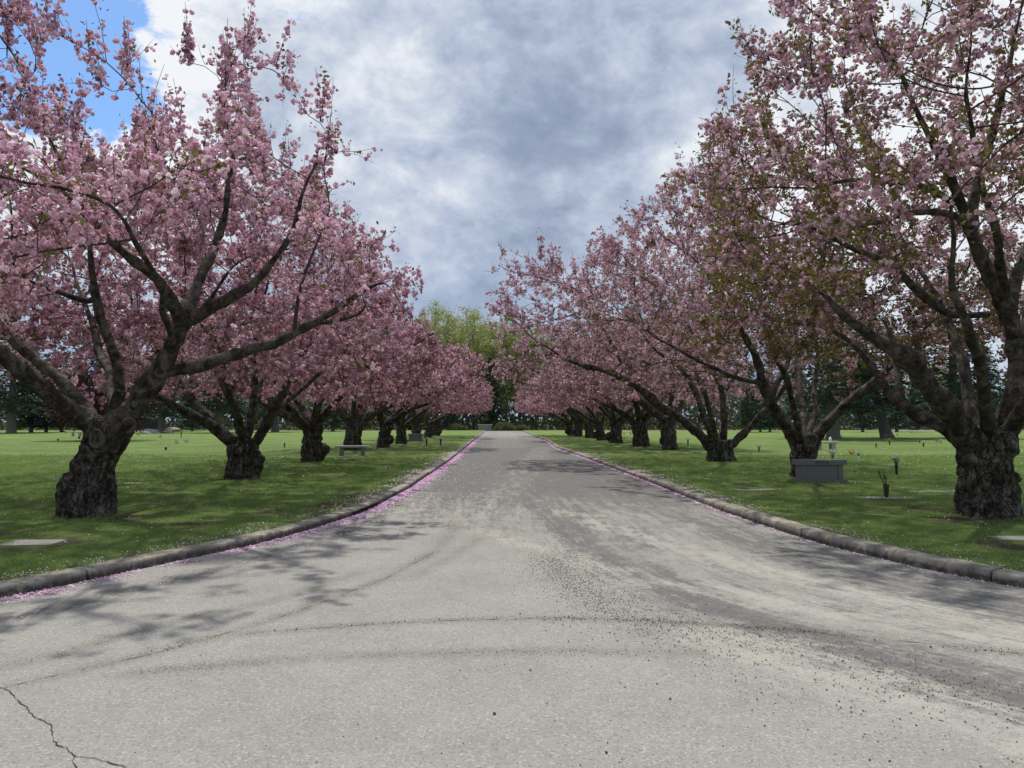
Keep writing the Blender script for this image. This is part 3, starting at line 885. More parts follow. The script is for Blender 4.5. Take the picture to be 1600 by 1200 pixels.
    for k in range(spec.get('flare', 6)):
        a = k * 2 * math.pi / spec.get('flare', 6) + rng.uniform(-0.4, 0.4)
        d = np.array([math.cos(a), math.sin(a), 0])
        f = spec.get('flr', 0.9)
        tubes.append((np.array([base + d * r0 * 1.05 * f + [0, 0, -0.14], base + d * r0 * 0.86 * f + [0, 0, 0.04], base + d * r0 * 0.60 + [0, 0, 0.35], tpts[min(3, top_i)] + d * r0 * 0.35]), np.array([r0 * 0.20, r0 * 0.25, r0 * 0.3, r0 * 0.26])))
    link('trunk', trunk_body('trunk', tubes, spec.get('burls', []), spec.get('voxel', 0.03), seed * 1.7, spec.get('furrow', 0.03), spec.get('lump', 0.05)), root, M['bark'])
    wood = []
    if spec.get('scars'):
        for ch in root.children:
            if ch.name.split('.')[0] in ('trunk', 'limb'):
                wood.append(BVHTree.FromPolygons([v.co.copy() for v in ch.data.vertices], [tuple(p.vertices) for p in ch.data.polygons]))
    for c_, nrm_, r_, hol in spec.get('scars', []):
        nv = Vector(nrm_).normalized(); c_ = Vector(c_); hits = []
        for bv in wood:
            h_ = bv.ray_cast(c_ + nv * 1.2, -nv, 2.4)
            if h_[0] is not None: hits.append((h_[3], h_[0], h_[1]))
        if hits:
            e1 = nv.orthogonal().normalized(); e2 = nv.cross(e1); pts_ = []; nn_ = Vector((0, 0, 0))
            for ka in range(9):
                of = Vector((0, 0, 0)) if ka == 0 else (e1 * math.cos(ka * 0.785) + e2 * math.sin(ka * 0.785)) * r_ * 0.8
                hh = [b_.ray_cast(c_ + of + nv * 1.2, -nv, 1.6) for b_ in wood]
                hh = [h_ for h_ in hh if h_[0] is not None]
                if hh: q_ = min(hh, key=lambda h_: h_[3]); pts_.append(q_[0]); nn_ += q_[1]
            pts_.sort(key=lambda p_: -(p_ - c_).dot(nv))
            c_ = sum(pts_[:5], Vector((0, 0, 0))) / len(pts_[:5]); nrm_ = nv * 0.5 + nn_.normalized() * 0.5; c_ = c_ - nv * 0.01
        s_ = link('branch_scar', scar_mesh('branch_scar', rng, r_, hol), root)
        s_.location = c_; s_.rotation_euler = Vector(nrm_).to_track_quat('Z', 'Y').to_euler()
    # shoots and blossom sites
    c0 = np.array(spec['centre'])
    ns = spec['shoots']
    thin = np.where((rad < 0.03) & (np.arange(n) >= nfix))[0]
    tips = np.array([i_ for i_ in thin if not kids[i_]])
    wgt = np.where(np.isin(thin, tips), 3.0, 1.0); wgt /= wgt.sum()
    src = rng.choice(thin, ns, p=wgt)
    dirs = N[src] - N[PA[src]]; dirs /= np.linalg.norm(dirs, axis=1)[:, None] + 1e-9
    outw = N[src] - c0; outw /= np.linalg.norm(outw, axis=1)[:, None] + 1e-9
    up = np.array([0, 0, 1.0])
    sd = dirs * 0.7 + outw * 0.5 + rng.normal(0, 0.55, (ns, 3)) + up * spec.get('upk', 0.25)
    sd /= np.linalg.norm(sd, axis=1)[:, None]
    ln = rng.uniform(0.22, 0.6, ns) * spec.get('shlen', 1.0)
    hi = (N[src][:, 2] > spec['hiz']) & (rng.random(ns) < spec.get('spire', 0.25))
    sd[hi] = sd[hi] * 0.22 + up * 1.0 + (outw * 0.25)[hi]; sd[hi] /= np.linalg.norm(sd[hi], axis=1)[:, None]
    ln[hi] = rng.uniform(0.5, 1.15, hi.sum())
    curve = rng.normal(0, 0.12, (ns, 3))
    kseg = spec.get('kseg', 3)
    tt = np.linspace(0, 1, kseg)
    SP = N[src][:, None] + sd[:, None] * (ln[:, None] * tt)[..., None] + curve[:, None] * (ln[:, None] * tt ** 2)[..., None]
    rS = np.linspace(1, 0.45, kseg)[None] * 0.0055 * np.where(hi, 1.4, 1.0)[:, None] * spec.get('twigk', 1.0)
    # 3-sided shoot tubes, all at once
    a1 = np.cross(sd, rng.standard_normal((ns, 3))); a1 /= np.linalg.norm(a1, axis=1)[:, None]; a2 = np.cross(sd, a1)
    ang = np.arange(3) * 2.0944
    ring = np.cos(ang)[None, None, :, None] * a1[:, None, None] + np.sin(ang)[None, None, :, None] * a2[:, None, None]
    TV = SP[:, :, None] + ring * rS[:, :, None, None]
    base_i = (np.arange(ns) * kseg * 3)[:, None, None]
    si = (np.arange(kseg - 1) * 3)[None, :, None]; jj = np.arange(3)[None, None]; jn = (jj + 1) % 3
    TF = np.stack(np.broadcast_arrays(base_i + si + jj, base_i + si + jn, base_i + si + 3 + jn, base_i + si + 3 + jj), -1).reshape(-1, 4)
    B = buckets.get('twigs', [[], [], 0])
    B[0].append(TV.reshape(-1, 3)); B[1].append(TF + B[2])
    link('twigs', npmesh('twigs', np.concatenate(B[0]), np.concatenate(B[1])), root, M['twig'], 'stuff')
    # blossoms: along shoots and thin wood
    nb = spec['nb']
    clump = 0.45 + 0.9 * np.array([mn.noise(Vector(N[s_] * 0.9)) + 0.5 for s_ in src])
    pr = ln * np.clip(clump, 0.1, 2) * np.where(hi, 1.3, 1); ll = spec.get('lowleaf', 0.0); pr = pr * (1 - ll * np.clip(1 - (N[src][:, 2] - 2.2) / 3.0, 0, 1) * 0.8); pr /= pr.sum()
    lw = ln * (1 + ll * 3.0 * np.clip(1 - (N[src][:, 2] - 2.2) / 3.5, 0, 1))
    per = 3; nbu = nb // per; nb = nbu * per      # flowers hang in bunches of a few pompoms
    sb = np.repeat(rng.choice(ns, nbu, p=pr), per)
    u = np.repeat(rng.uniform(0.1, 1.0, nbu), per)
    bun = np.repeat(rng.normal(0, 0.030 * spec.get('bspread', 1.0), (nbu, 3)), per, axis=0) * np.where(hi[sb], 0.8, 1.6)[:, None] + np.array([0, 0, -0.02])
    pos = SP[sb, 0] + sd[sb] * (ln[sb] * u)[:, None] + curve[sb] * (ln[sb] * u ** 2)[:, None] + bun + rng.normal(0, 0.038, (nb, 3)) * spec.get('bs', 1.0)
    scl = rng.uniform(0.027, 0.056, nb) * spec.get('bs', 1.0)
    tint = np.clip(np.repeat(rng.normal(0.5, 0.17, nbu), per) + rng.normal(0, 0.10, nb) + 0.05 * (pos[:, 2] - 4) / 3, 0.02, 0.98) + spec.get('tint', -0.05)
    tv, tf, tq = pompom(spec.get('nq', 8), rng)
    V, F, T = scatter(tv, tf, pos, rand_rots(nb, rng), scl, tint, tq)
    crown = link('crown', npmesh('crown', V, F, False, {'tint': np.clip(T, 0, 1)}), root, M[spec.get('bm', 'blossom')])
    # leaves, folded along the midrib
    nlv = spec['nl']
    sl_ = rng.choice(ns, nlv, p=lw / lw.sum())
    u = rng.uniform(0.25, 1.05, nlv)
    pos = SP[sl_, 0] + sd[sl_] * (ln[sl_] * u)[:, None] + rng.normal(0, 0.035, (nlv, 3))
    lv = np.array([(0, 0, 0), (0.5, 0.28, 0.10), (1.0, 0, -0.12), (0.5, -0.28, 0.10)]); lf = np.array([(0, 1, 2, 3)])
    V, F, T = scatter(lv, lf, pos, rand_rots(nlv, rng), rng.uniform(0.05, 0.095, nlv) * spec.get('ls', 1.0), np.clip(rng.normal(0.5, 0.25, nlv) - 0.04 * (pos[:, 2] - 4), 0, 1))
    link('leaves', npmesh('leaves', V, F, False, {'tint': T}), crown, M['leaf'], 'stuff')
    return root


def auto_limbs(rng, tz, rt, n, reach, lean=(0, 0), z1=3.4, steep=0.9):
    out = []
    for k in range(n):
        a = 2 * math.pi * k / n + rng.uniform(-0.35, 0.35)
        d = np.array([math.cos(a), math.sin(a)]) + np.array(lean) * 0.5
        L = reach * rng.uniform(0.75, 1.1)
        el = rng.uniform(0.45, 1.0) * steep
        z0 = tz + rng.uniform(-0.15, 0.15)
        r_ = rt * rng.uniform(0.32, 0.48)
        s = 0.25 * rt
        b = rng.normal(0, 0.25, 2)
        pts = [(d[0] * s, d[1] * s, z0, r_), (d[0] * 0.30 * L + b[0] * 0.4, d[1] * 0.30 * L + b[1] * 0.4, z0 + 0.32 * L * el, r_ * 0.82),
               (d[0] * 0.6 * L + b[0], d[1] * 0.6 * L + b[1], z0 + 0.55 * L * el, r_ * 0.55), (d[0] * L, d[1] * L, z0 + 0.85 * L * el, r_ * 0.28)]
        out.append(pts)
        # side fork
        p0 = np.array(pts[1][:3]) * 0.5 + np.array(pts[2][:3]) * 0.5
        sa = a + rng.choice([-1, 1]) * rng.uniform(0.5, 0.9)
        out.append([(*p0, r_ * 0.5), (p0[0] + math.cos(sa) * 0.9, p0[1] + math.sin(sa) * 0.9, p0[2] + 0.9, r_ * 0.38), (p0[0] + math.cos(sa) * 1.6, p0[1] + math.sin(sa) * 1.6, p0[2] + 2.1, r_ * 0.2)])
    return out


def pix_limbs(base, Yb, specs):
    out = []
    for sp in specs:
        out.append([tuple(P(px, py, Yb + dy) - base) + (r * 0.82,) for (px, py, dy, r) in sp])
    return out


LINE_L = [(-400, -250), (-60, 60), (0, 95), (30, 100), (110, 135), (165, 195), (195, 150), (260, 150), (330, 125), (400, 130), (430, 165), (470, 240), (520, 230), (530, 300), (556, 345), (585, 395), (625, 455), (668, 480), (690, 530), (705, 565), (730, 592), (760, 605), (800, 640), (2000, 640)]
LINE_R = [(-500, 640), (740, 600), (752, 480), (775, 440), (800, 408), (870, 400), (905, 430), (935, 360), (1000, 310), (1030, 262), (1095, 222), (1110, 205), (1145, 150), (1195, 60), (1205, -10), (1230, -60), (1400, -400), (3000, -600)]
# ---- nearest tree on the left
b1 = G(136, 806, ZL); Y1 = b1.y; print('L1', b1)
L1_limbs = pix_limbs(b1, Y1, [
    [(150, 668, 0.0, 0.20), (118, 645, -0.3, 0.19), (87, 617, -0.6, 0.165), (42, 594, -0.9, 0.15), (0, 552, -1.2, 0.125), (-50, 500, -1.4, 0.10), (-90, 430, -1.4, 0.06)],
    [(142, 652, 0.1, 0.15), (98, 597, 0.4, 0.115), (58, 570, 0.6, 0.10), (20, 535, 0.8, 0.09), (-20, 490, 1.0, 0.06), (-60, 400, 1.2, 0.03)],
    [(180, 660, 0.1, 0.16), (188, 610, 0.2, 0.12), (184, 565, 0.3, 0.11), (166, 510, 0.3, 0.10), (138, 474, 0.1, 0.085), (148, 425, 0.0, 0.06), (140, 340, 0.0, 0.035)],
    [(138, 474, 0.1, 0.06), (110, 462, -0.4, 0.05), (60, 455, -0.9, 0.035), (20, 420, -1.3, 0.02)],
    [(190, 665, -0.1, 0.24), (222, 612, -0.2, 0.22), (256, 570, -0.3, 0.20), (274, 540, -0.3, 0.18), (288, 504, -0.3, 0.16), (280, 476, -0.5, 0.12), (252, 439, -1.0, 0.10), (200, 406, -1.6, 0.075), (150, 360, -2.2, 0.045), (110, 290, -2.6, 0.025)],
    [(286, 508, -0.3, 0.14), (308, 443, 0.1, 0.115), (327, 397, 0.4, 0.095), (343, 355, 0.7, 0.08), (352, 290, 0.9, 0.05), (365, 220, 1.1, 0.028)],
    [(288, 508, -0.3, 0.13), (336, 471, -0.6, 0.11), (401, 448, -1.0, 0.08), (440, 400, -1.3, 0.06), (465, 330, -1.5, 0.035), (480, 250, -1.6, 0.02)],
    [(250, 582, -0.2, 0.15), (300, 570, 0.0, 0.125), (350, 560, 0.2, 0.115), (400, 545, 0.4, 0.105), (455, 528, 0.6, 0.095), (500, 505, 0.8, 0.08), (528, 475, 0.9, 0.06), (570, 450, 0.9, 0.04), (600, 436, 0.9, 0.022)],
    [(500, 505, 0.8, 0.05), (540, 502, 0.2, 0.04), (575, 480, -0.2, 0.022)],
    [(460, 526, 0.6, 0.05), (462, 470, 0.6, 0.04), (480, 400, 0.7, 0.028), (520, 330, 0.8, 0.018)],
    [(176, 655, 0.3, 0.11), (178, 600, 1.3, 0.09), (150, 530, 2.4, 0.09), (130, 470, 3.4, 0.05), (110, 400, 4.2, 0.03)],
    [(200, 650, 0.3, 0.13), (235, 600, 1.4, 0.10), (270, 540, 2.6, 0.09), (320, 480, 3.6, 0.05), (380, 400, 4.3, 0.03)],
    [(270, 545, -0.4, 0.07), (262, 480, -1.6, 0.06), (235, 410, -2.8, 0.045), (200, 350, -3.5, 0.03)],
])
def env1(rng):
    a = trim(envelope(3000, (0.2, 0.0, 0), 5.8, 5.3, 7.35, 1.9, rng, 2.6), b1, [(x_ - (26 if x_ > 380 else 0), y_) for x_, y_ in LINE_L], right=590, marg=48, front=[(-200, 600), (0, 545), (60, 510), (100, 450), (250, 400), (340, 365), (420, 400), (520, 470), (620, 480)], fy=1.6)
    extra = []
    for px, py, dy in ((595, 440, 0.9), (575, 425, 0.6), (550, 430, 0.4), (540, 485, 0.8), (565, 455, 1.2), (520, 455, 0.2), (590, 455, 0.5), (575, 470, 1.0), (545, 460, 0.9), (560, 470, 0.5), (505, 290, 0.4), (512, 235, 0.3), (20, 40, -0.5), (60, 80, -0.6), (-40, 60, -0.5), (420, 120, 0.2), (350, 100, 0.2), (200, 120, 0)):
        q = np.array(P(px, py, Y1 + dy) - b1)
        extra += list(q + rng.normal(0, 0.30, (26, 3)))
    A = np.vstack([a, extra])
    # keep clear of the view under the crown
    return A[A[:, 2] > 2.15]
def pb(b, px, py, Y): return P(px, py, Y) - b
T1 = dict(trunk=[(0, 0, -0.1, 0.44), (0.0, 0, 0.25, 0.43), (0.02, 0, 0.5, 0.38), (0.10, 0, 0.8, 0.325), (0.17, 0.0, 1.05, 0.33), (0.28, 0, 1.28, 0.38), (0.36, 0, 1.5, 0.36)],
          limbs=L1_limbs, att=env1, centre=(0.1, 0, 3.0), shoots=4600, hiz=6.0, nb=36000, nl=17000, nq=7, voxel=0.021, burls=[(Vector((0.20, -0.1, 0.30)), 0.22, 1.5), (Vector((-0.18, -0.12, 0.35)), 0.26, 1.6)],
          scars=[(pb(b1, 152, 688, Y1 - 0.36), (-0.15, -1, 0.1), 0.12, True), (pb(b1, 204, 667, Y1 - 0.40), (0.5, -1, 0.05), 0.10, False), (pb(b1, 160, 645, Y1 - 0.30), (-0.2, -1, 0.5), 0.10, True), (pb(b1, 248, 583, Y1 - 0.52), (0.1, -1, 0.1), 0.07, False)],
          furrow=0.032, lump=0.05, spire=0.34, flare=7)
# stub below the right ring scar
L1_limbs.append([(0.30, -0.1, 1.02, 0.17), (0.55, -0.25, 1.32, 0.15), (0.70, -0.3, 1.52, 0.14)])
cherry(11, T1, 'largest pink cherry tree on the left, nearest the camera, thick leaning trunk with ring scars', b1, 'cherry trees lining the left side of the road')
print('L1 done')

# ---- nearest tree on the right
b2 = G(1543, 805, ZL); Y2 = b2.y; print('R1', b2)
R1_limbs = pix_limbs(b2, Y2, [
    [(1520, 700, 0, 0.26), (1492, 655, -0.3, 0.22), (1462, 612, -0.7, 0.20), (1435, 580, -1.0, 0.18), (1405, 548, -1.3, 0.16), (1360, 525, -1.6, 0.10), (1310, 490, -1.8, 0.065), (1270, 440, -1.9, 0.03)],
    [(1515, 695, 0, 0.17), (1480, 665, 0.1, 0.15), (1440, 652, 0.3, 0.135), (1400, 642, 0.5, 0.12), (1388, 615, 0.6, 0.10), (1378, 585, 0.8, 0.09), (1340, 540, 1.0, 0.06), (1280, 500, 1.2, 0.035)],
    [(1405, 640, 0.5, 0.07), (1403, 600, 0.7, 0.06), (1400, 560, 0.9, 0.045), (1380, 500, 1.0, 0.025)],
    [(1560, 700, 0.0, 0.27), (1578, 650, 0.1, 0.22), (1586, 600, 0.2, 0.20), (1584, 537, 0.2, 0.185), (1575, 478, 0.2, 0.17), (1537, 420, 0.0, 0.14), (1512, 362, -0.2, 0.135), (1507, 330, -0.2, 0.12), (1532, 285, -0.3, 0.10), (1555, 210, -0.4, 0.08), (1574, 140, -0.5, 0.05), (1590, 50, -0.6, 0.03)],
    [(1507, 335, -0.2, 0.10), (1490, 290, -0.5, 0.085), (1471, 258, -0.8, 0.07), (1440, 190, -1.1, 0.05), (1400, 110, -1.4, 0.03)],
    [(1512, 350, -0.2, 0.09), (1488, 331, -0.5, 0.075), (1439, 322, -1.0, 0.065), (1390, 345, -1.6, 0.045), (1330, 350, -2.2, 0.028)],
    [(1490, 320, -0.3, 0.07), (1465, 299, -0.6, 0.065), (1420, 285, -1.0, 0.055), (1350, 275, -1.5, 0.04), (1280, 290, -2.0, 0.025)],
    [(1576, 485, 0.2, 0.13), (1590, 430, 0.5, 0.12), (1610, 370, 0.9, 0.09), (1640, 270, 1.3, 0.06), (1660, 150, 1.6, 0.03)],
    [(1485, 500, 0.9, 0.07), (1440, 455, 0.8, 0.09), (1420, 443, 0.8, 0.085), (1369, 397, 0.6, 0.06), (1327, 387, 0.5, 0.045), (1260, 350, 0.4, 0.025)],
    [(1530, 690, 0.3, 0.16), (1512, 600, 1.0, 0.12), (1485, 500, 1.6, 0.09), (1440, 430, 2.4, 0.05), (1400, 350, 3.0, 0.03)],
    [(1570, 690, 0.0, 0.17), (1590, 640, -0.4, 0.155), (1625, 600, -0.9, 0.13), (1680, 540, -1.4, 0.09), (1740, 440, -1.8, 0.05)],
    [(1560, 690, 0.3, 0.16), (1590, 600, 1.5, 0.12), (1600, 500, 2.8, 0.08), (1620, 400, 3.8, 0.04)],
    [(1545, 665, -0.3, 0.13), (1530, 580, -1.6, 0.10), (1500, 470, -2.8, 0.06), (1480, 380, -3.6, 0.03)],
    [(1574, 476, 0.1, 0.09), (1560, 380, -1.0, 0.075), (1530, 270, -2.0, 0.05), (1500, 150, -2.8, 0.03)],
])
def env2(rng):
    a = trim(envelope(2300, (-0.1, 0.0, 0), 5.3, 5.2, 9.4, 2.1, rng, 2.6), b2, LINE_R, left=1090, front=[(1000, 470), (1150, 520), (1300, 530), (1420, 470), (1520, 330), (1600, 300), (1800, 400)], fy=0.6)
    lx = a[:, 0] + 0.42 * np.clip(a[:, 2] - 5.5, 0, 9)   # left side recedes upward
    a = a[lx > -5.4]
    extra = []
    for px, py, dy in ((1235, 50, -0.5), (1265, 10, -0.5), (1185, 190, -0.7), (1135, 245, -0.8), (1160, 290, -0.8), (1225, 120, -0.5), (1130, 330, -0.8)):
        q = np.array(P(px, py, Y2 + dy) - b2)
        extra += list(q + rng.normal(0, 0.32, (24, 3)))
    A = np.vstack([a, extra])
    return A[A[:, 2] > 2.2]
T2 = dict(trunk=[(0, 0, -0.1, 0.47), (0.0, 0, 0.3, 0.44), (-0.02, 0, 0.6, 0.42), (0.0, 0, 0.9, 0.40), (0.02, 0, 1.15, 0.43), (0.05, 0, 1.35, 0.42)],
          limbs=R1_limbs, att=env2, centre=(0, 0, 3.2), shoots=3800, hiz=7.5, nb=18000, nl=34000, nq=7, ls=1.15, voxel=0.021,
          burls=[(Vector((-0.42, -0.12, 0.9)), 0.11, 1.2), (Vector((-0.46, -0.1, 0.68)), 0.10, 1.0), (Vector((-0.45, -0.08, 0.48)), 0.11, 1.2), (Vector((0.40, -0.1, 0.6)), 0.10, 1), (Vector((0.0, -0.35, 1.2)), 0.2, 1.2)],
          scars=[(pb(b2, 1449, 587, Y2 - 0.95), (-0.1, -1, 0.1), 0.07, True), (pb(b2, 1576, 578, Y2 - 0.05), (0.0, -1, 0.1), 0.09, False), (pb(b2, 1590, 637, Y2 - 0.5), (0.2, -1, 0.1), 0.07, False)],
          furrow=0.034, lump=0.05, spire=0.1, flare=7, shlen=1.1, lowleaf=1.0, bm='blossom_dull')
cherry(23, T2, 'tallest cherry tree on the right, nearest the camera, broad gnarled double trunk', b2, 'cherry trees lining the right side of the road')
print('R1 done')

# ---- second trees
b3 = G(378, 747, ZL); Y3 = b3.y; print('L2', b3)
L2_limbs = pix_limbs(b3, Y3, [
    [(372, 695, 0, 0.22), (345, 680, -0.3, 0.19), (318, 655, -0.6, 0.17), (275, 630, -0.9, 0.11), (235, 612, -1.2, 0.08), (180, 580, -1.5, 0.05)],
    [(352, 680, 0.1, 0.17), (325, 650, 0.1, 0.15), (297, 618, 0.2, 0.14), (270, 585, 0.3, 0.12), (230, 530, 0.4, 0.07), (200, 460, 0.5, 0.04)],
    [(375, 690, 0.3, 0.16), (372, 650, 0.5, 0.13), (350, 600, 0.8, 0.11), (330, 520, 1.2, 0.07), (310, 440, 1.5, 0.04)],
    [(392, 700, -0.1, 0.18), (412, 668, -0.2, 0.16), (435, 630, -0.4, 0.15), (450, 600, -0.6, 0.12), (480, 540, -1.0, 0.07), (520, 480, -1.3, 0.04)],
    [(430, 640, -0.3, 0.10), (470, 610, 0.3, 0.08), (530, 560, 0.8, 0.05), (590, 500, 1.2, 0.03)],
    [(385, 690, 0.2, 0.13), (392, 640, 0.3, 0.12), (394, 590, 0.3, 0.11), (400, 520, 0.3, 0.07), (420, 440, 0.3, 0.04)],
    [(380, 690, -0.2, 0.12), (360, 620, -1.6, 0.10), (340, 550, -2.8, 0.06)],
    [(385, 690, 0.4, 0.12), (400, 620, 2.0, 0.10), (420, 550, 3.4, 0.06)],
])
T3 = dict(trunk=[(0, 0, -0.1, 0.45), (0, 0, 0.3, 0.42), (0, 0, 0.6, 0.40), (-0.02, 0, 0.9, 0.40)], limbs=L2_limbs,
          att=lambda rng: trim(envelope(2000, (-0.7, 0.4, 0), 6.6, 5.6, 7.6, 1.6, rng, 2.6), b3, LINE_L, right=640, front=[(0, 560), (400, 560), (700, 590)]), centre=(0, 0, 3.0), shoots=2800, hiz=6.4, nb=20000, nl=9000, nq=6, bs=1.12, voxel=0.035,
          burls=[(Vector((0.42, 0, 0.4)), 0.2, 1.6)], furrow=0.04, lump=0.06, twigk=1.2)
cherry(31, T3, 'second cherry tree on the left, squat trunk splitting low into spreading limbs', b3, 'cherry trees lining the left side of the road')
b4 = G(1256, 746, ZL); Y4 = b4.y; print('R2', b4)
R2_limbs = pix_limbs(b4, Y4, [
    [(1244, 692, 0, 0.20), (1228, 668, -0.2, 0.18), (1210, 640, -0.4, 0.17), (1196, 605, -0.6, 0.15), (1185, 560, -0.8, 0.12), (1150, 500, -1.0, 0.08), (1110, 440, -1.2, 0.04)],
    [(1205, 625, -0.4, 0.11), (1215, 590, -0.2, 0.10), (1235, 565, 0.1, 0.08), (1240, 500, 0.3, 0.05), (1230, 420, 0.5, 0.03)],
    [(1272, 690, 0, 0.19), (1292, 660, -0.1, 0.17), (1320, 632, -0.3, 0.16), (1352, 605, -0.5, 0.14), (1380, 585, -0.7, 0.12), (1430, 530, -1.0, 0.07), (1480, 460, -1.2, 0.04)],
    [(1262, 690, 0.2, 0.12), (1270, 640, 0.8, 0.10), (1275, 560, 1.6, 0.07), (1270, 480, 2.3, 0.04)],
    [(1250, 690, -0.2, 0.12), (1230, 600, -1.5, 0.09), (1200, 520, -2.8, 0.06), (1180, 430, -3.5, 0.03)],
    [(1260, 690, 0.3, 0.13), (1250, 600, 2.0, 0.10), (1240, 500, 3.6, 0.05)],
    [(1196, 600, -0.6, 0.09), (1150, 590, -1.0, 0.07), (1080, 560, -1.6, 0.045), (1010, 520, -2.2, 0.025)],
])
T4 = dict(trunk=[(0, 0, -0.1, 0.40), (0, 0, 0.3, 0.37), (0, 0, 0.6, 0.36), (0.02, 0, 0.95, 0.39)], limbs=R2_limbs,
          att=lambda rng: trim(envelope(1800, (-0.3, 0, 0), 5.8, 5.2, 8.9, 1.9, rng, 2.3), b4, LINE_R, front=[(900, 540), (1200, 530), (1600, 560)]), centre=(0, 0, 3.0), shoots=2800, hiz=7.2, nb=14500, nl=17000, nq=6, bs=1.10, voxel=0.035, lowleaf=0.8, bm='blossom_dull',
          burls=[(Vector((0.1, -0.2, 1.0)), 0.22, 1.0)], furrow=0.04, lump=0.05, twigk=1.2, spire=0.15,
          scars=[(Vector((0.0, -0.42, 1.02)), (0.0, -1, 0.1), 0.15, True)])
cherry(41, T4, 'second cherry tree on the right, forked trunk with rotten hollow behind the inscribed granite bench', b4, 'cherry trees lining the right side of the road')
b5 = G(1126, 720, ZL); Y5 = b5.y; print('R3', b5)
R3_limbs = pix_limbs(b5, Y5, [
    [(1110, 700, 0, 0.24), (1092, 678, -0.2, 0.21), (1062, 655, -0.5, 0.20), (1030, 628, -0.8, 0.19), (998, 605, -1.0, 0.18), (970, 590, -1.2, 0.15), (925, 575, -1.5, 0.11), (885, 566, -1.8, 0.07), (860, 545, -1.9, 0.04)],
    [(970, 588, -1.2, 0.10), (968, 555, -1.1, 0.09), (940, 510, -0.9, 0.06), (900, 450, -0.7, 0.035)],
    [(1115, 690, 0.2, 0.17), (1098, 640, 0.4, 0.15), (1085, 600, 0.6, 0.14), (1065, 575, 0.8, 0.12), (1030, 550, 1.0, 0.08), (990, 510, 1.2, 0.05)],
    [(1130, 690, 0.1, 0.17), (1132, 640, 0.1, 0.15), (1128, 600, 0.1, 0.14), (1110, 580, 0.2, 0.11), (1090, 540, 0.3, 0.07), (1060, 470, 0.4, 0.04)],
    [(1130, 615, 0.1, 0.11), (1155, 580, 0.3, 0.09), (1180, 520, 0.5, 0.05)],
    [(1140, 700, 0, 0.20), (1165, 672, -0.1, 0.18), (1195, 645, -0.3, 0.16), (1230, 600, -0.5, 0.10), (1260, 540, -0.7, 0.05)],
    [(1128, 690, 0.4, 0.14), (1130, 620, 2.2, 0.10), (1140, 560, 4.0, 0.05)],
    [(1120, 690, -0.3, 0.14), (1100, 610, -2.2, 0.10), (1070, 540, -3.8, 0.05)],
])
T5 = dict(trunk=[(0, 0, -0.1, 0.56), (0, 0, 0.2, 0.53), (0, 0, 0.5, 0.50), (0, 0, 0.8, 0.5)], limbs=R3_limbs,
          att=lambda rng: np.vstack([trim(envelope(1700, (-1.6, 0, 0), 6.6, 5.4, 8.3, 1.9, rng, 2.3), b5, LINE_R, left=765, front=[(700, 610), (950, 560), (1300, 560)]), trim(envelope(900, (-5.4, 0.5, 0), 3.6, 4.2, 8.0, 1.9, rng, 2.2), b5, LINE_R, left=765, front=[(700, 620), (880, 590), (980, 540), (1300, 540)])] + [np.array(P(px, py, Y5 - 1) - b5) + rng.normal(0, 0.35, (14, 3)) for px, py in ((795, 425), (830, 415), (775, 470), (860, 420), (880, 425), (800, 500))]), centre=(-1, 0, 3.0), shoots=3400, hiz=7, nb=20000, nl=8000, nq=5, bs=1.12, voxel=0.045, lowleaf=0.4, bm='blossom_dull',
          burls=[], furrow=0.045, lump=0.05, twigk=1.4, spire=0.2, ls=1.2, trop=(-0.03, 0, 0.08))
cherry(53, T5, 'third cherry tree on the right, wide trunk with one long limb reaching over the road', b5, 'cherry trees lining the right side of the road')
print('unique trees done')

# ---- further trees: three models copied along the row
def model(seed, rx, top, lean, label, group, loc, tr=0.40, n=6, shift=0.8, low=2.1):
    rng = np.random.default_rng(seed)
    limbs = auto_limbs(rng, 1.25, tr, n, 3.9, lean, steep=1.25)
    S = dict(trunk=[(0, 0, -0.1, tr * 1.1), (0, 0, 0.4, tr), (lean[0] * 0.1, 0, 0.8, tr * 0.95), (lean[0] * 0.2, 0, 1.3, tr)], limbs=limbs,
             att=lambda r_: envelope(1200, (shift * lean[0], 0, 0), rx, rx, top, low, r_, 2.3), centre=(0, 0, 2.8), shoots=2600, hiz=top - 1.4, nb=13000, nl=5000,
             nq=4, bs=1.22, voxel=0.06, furrow=0.05, lump=0.07, cheap=True, joined=True, twigk=1.7, ls=1.5, spire=0.2,
             burls=[(Vector((0.45, -0.2, 0.4)), 0.24, 1.3)] if seed % 2 else [])
    return cherry(seed, S, label, loc, group)


def copy_tree(o, loc, rz, scl, label, group, mirror=False):
    r = o.copy(); COL.objects.link(r); r.location = loc; r.rotation_euler = (0, 0, rz); r.scale = (scl, scl, scl)
    r['label'] = label; r['group'] = group
    for ch in list(o.children):
        c = ch.copy(); COL.objects.link(c); c.parent = r
        for g in list(ch.children):
            d = g.copy(); COL.objects.link(d); d.parent = c
    return r


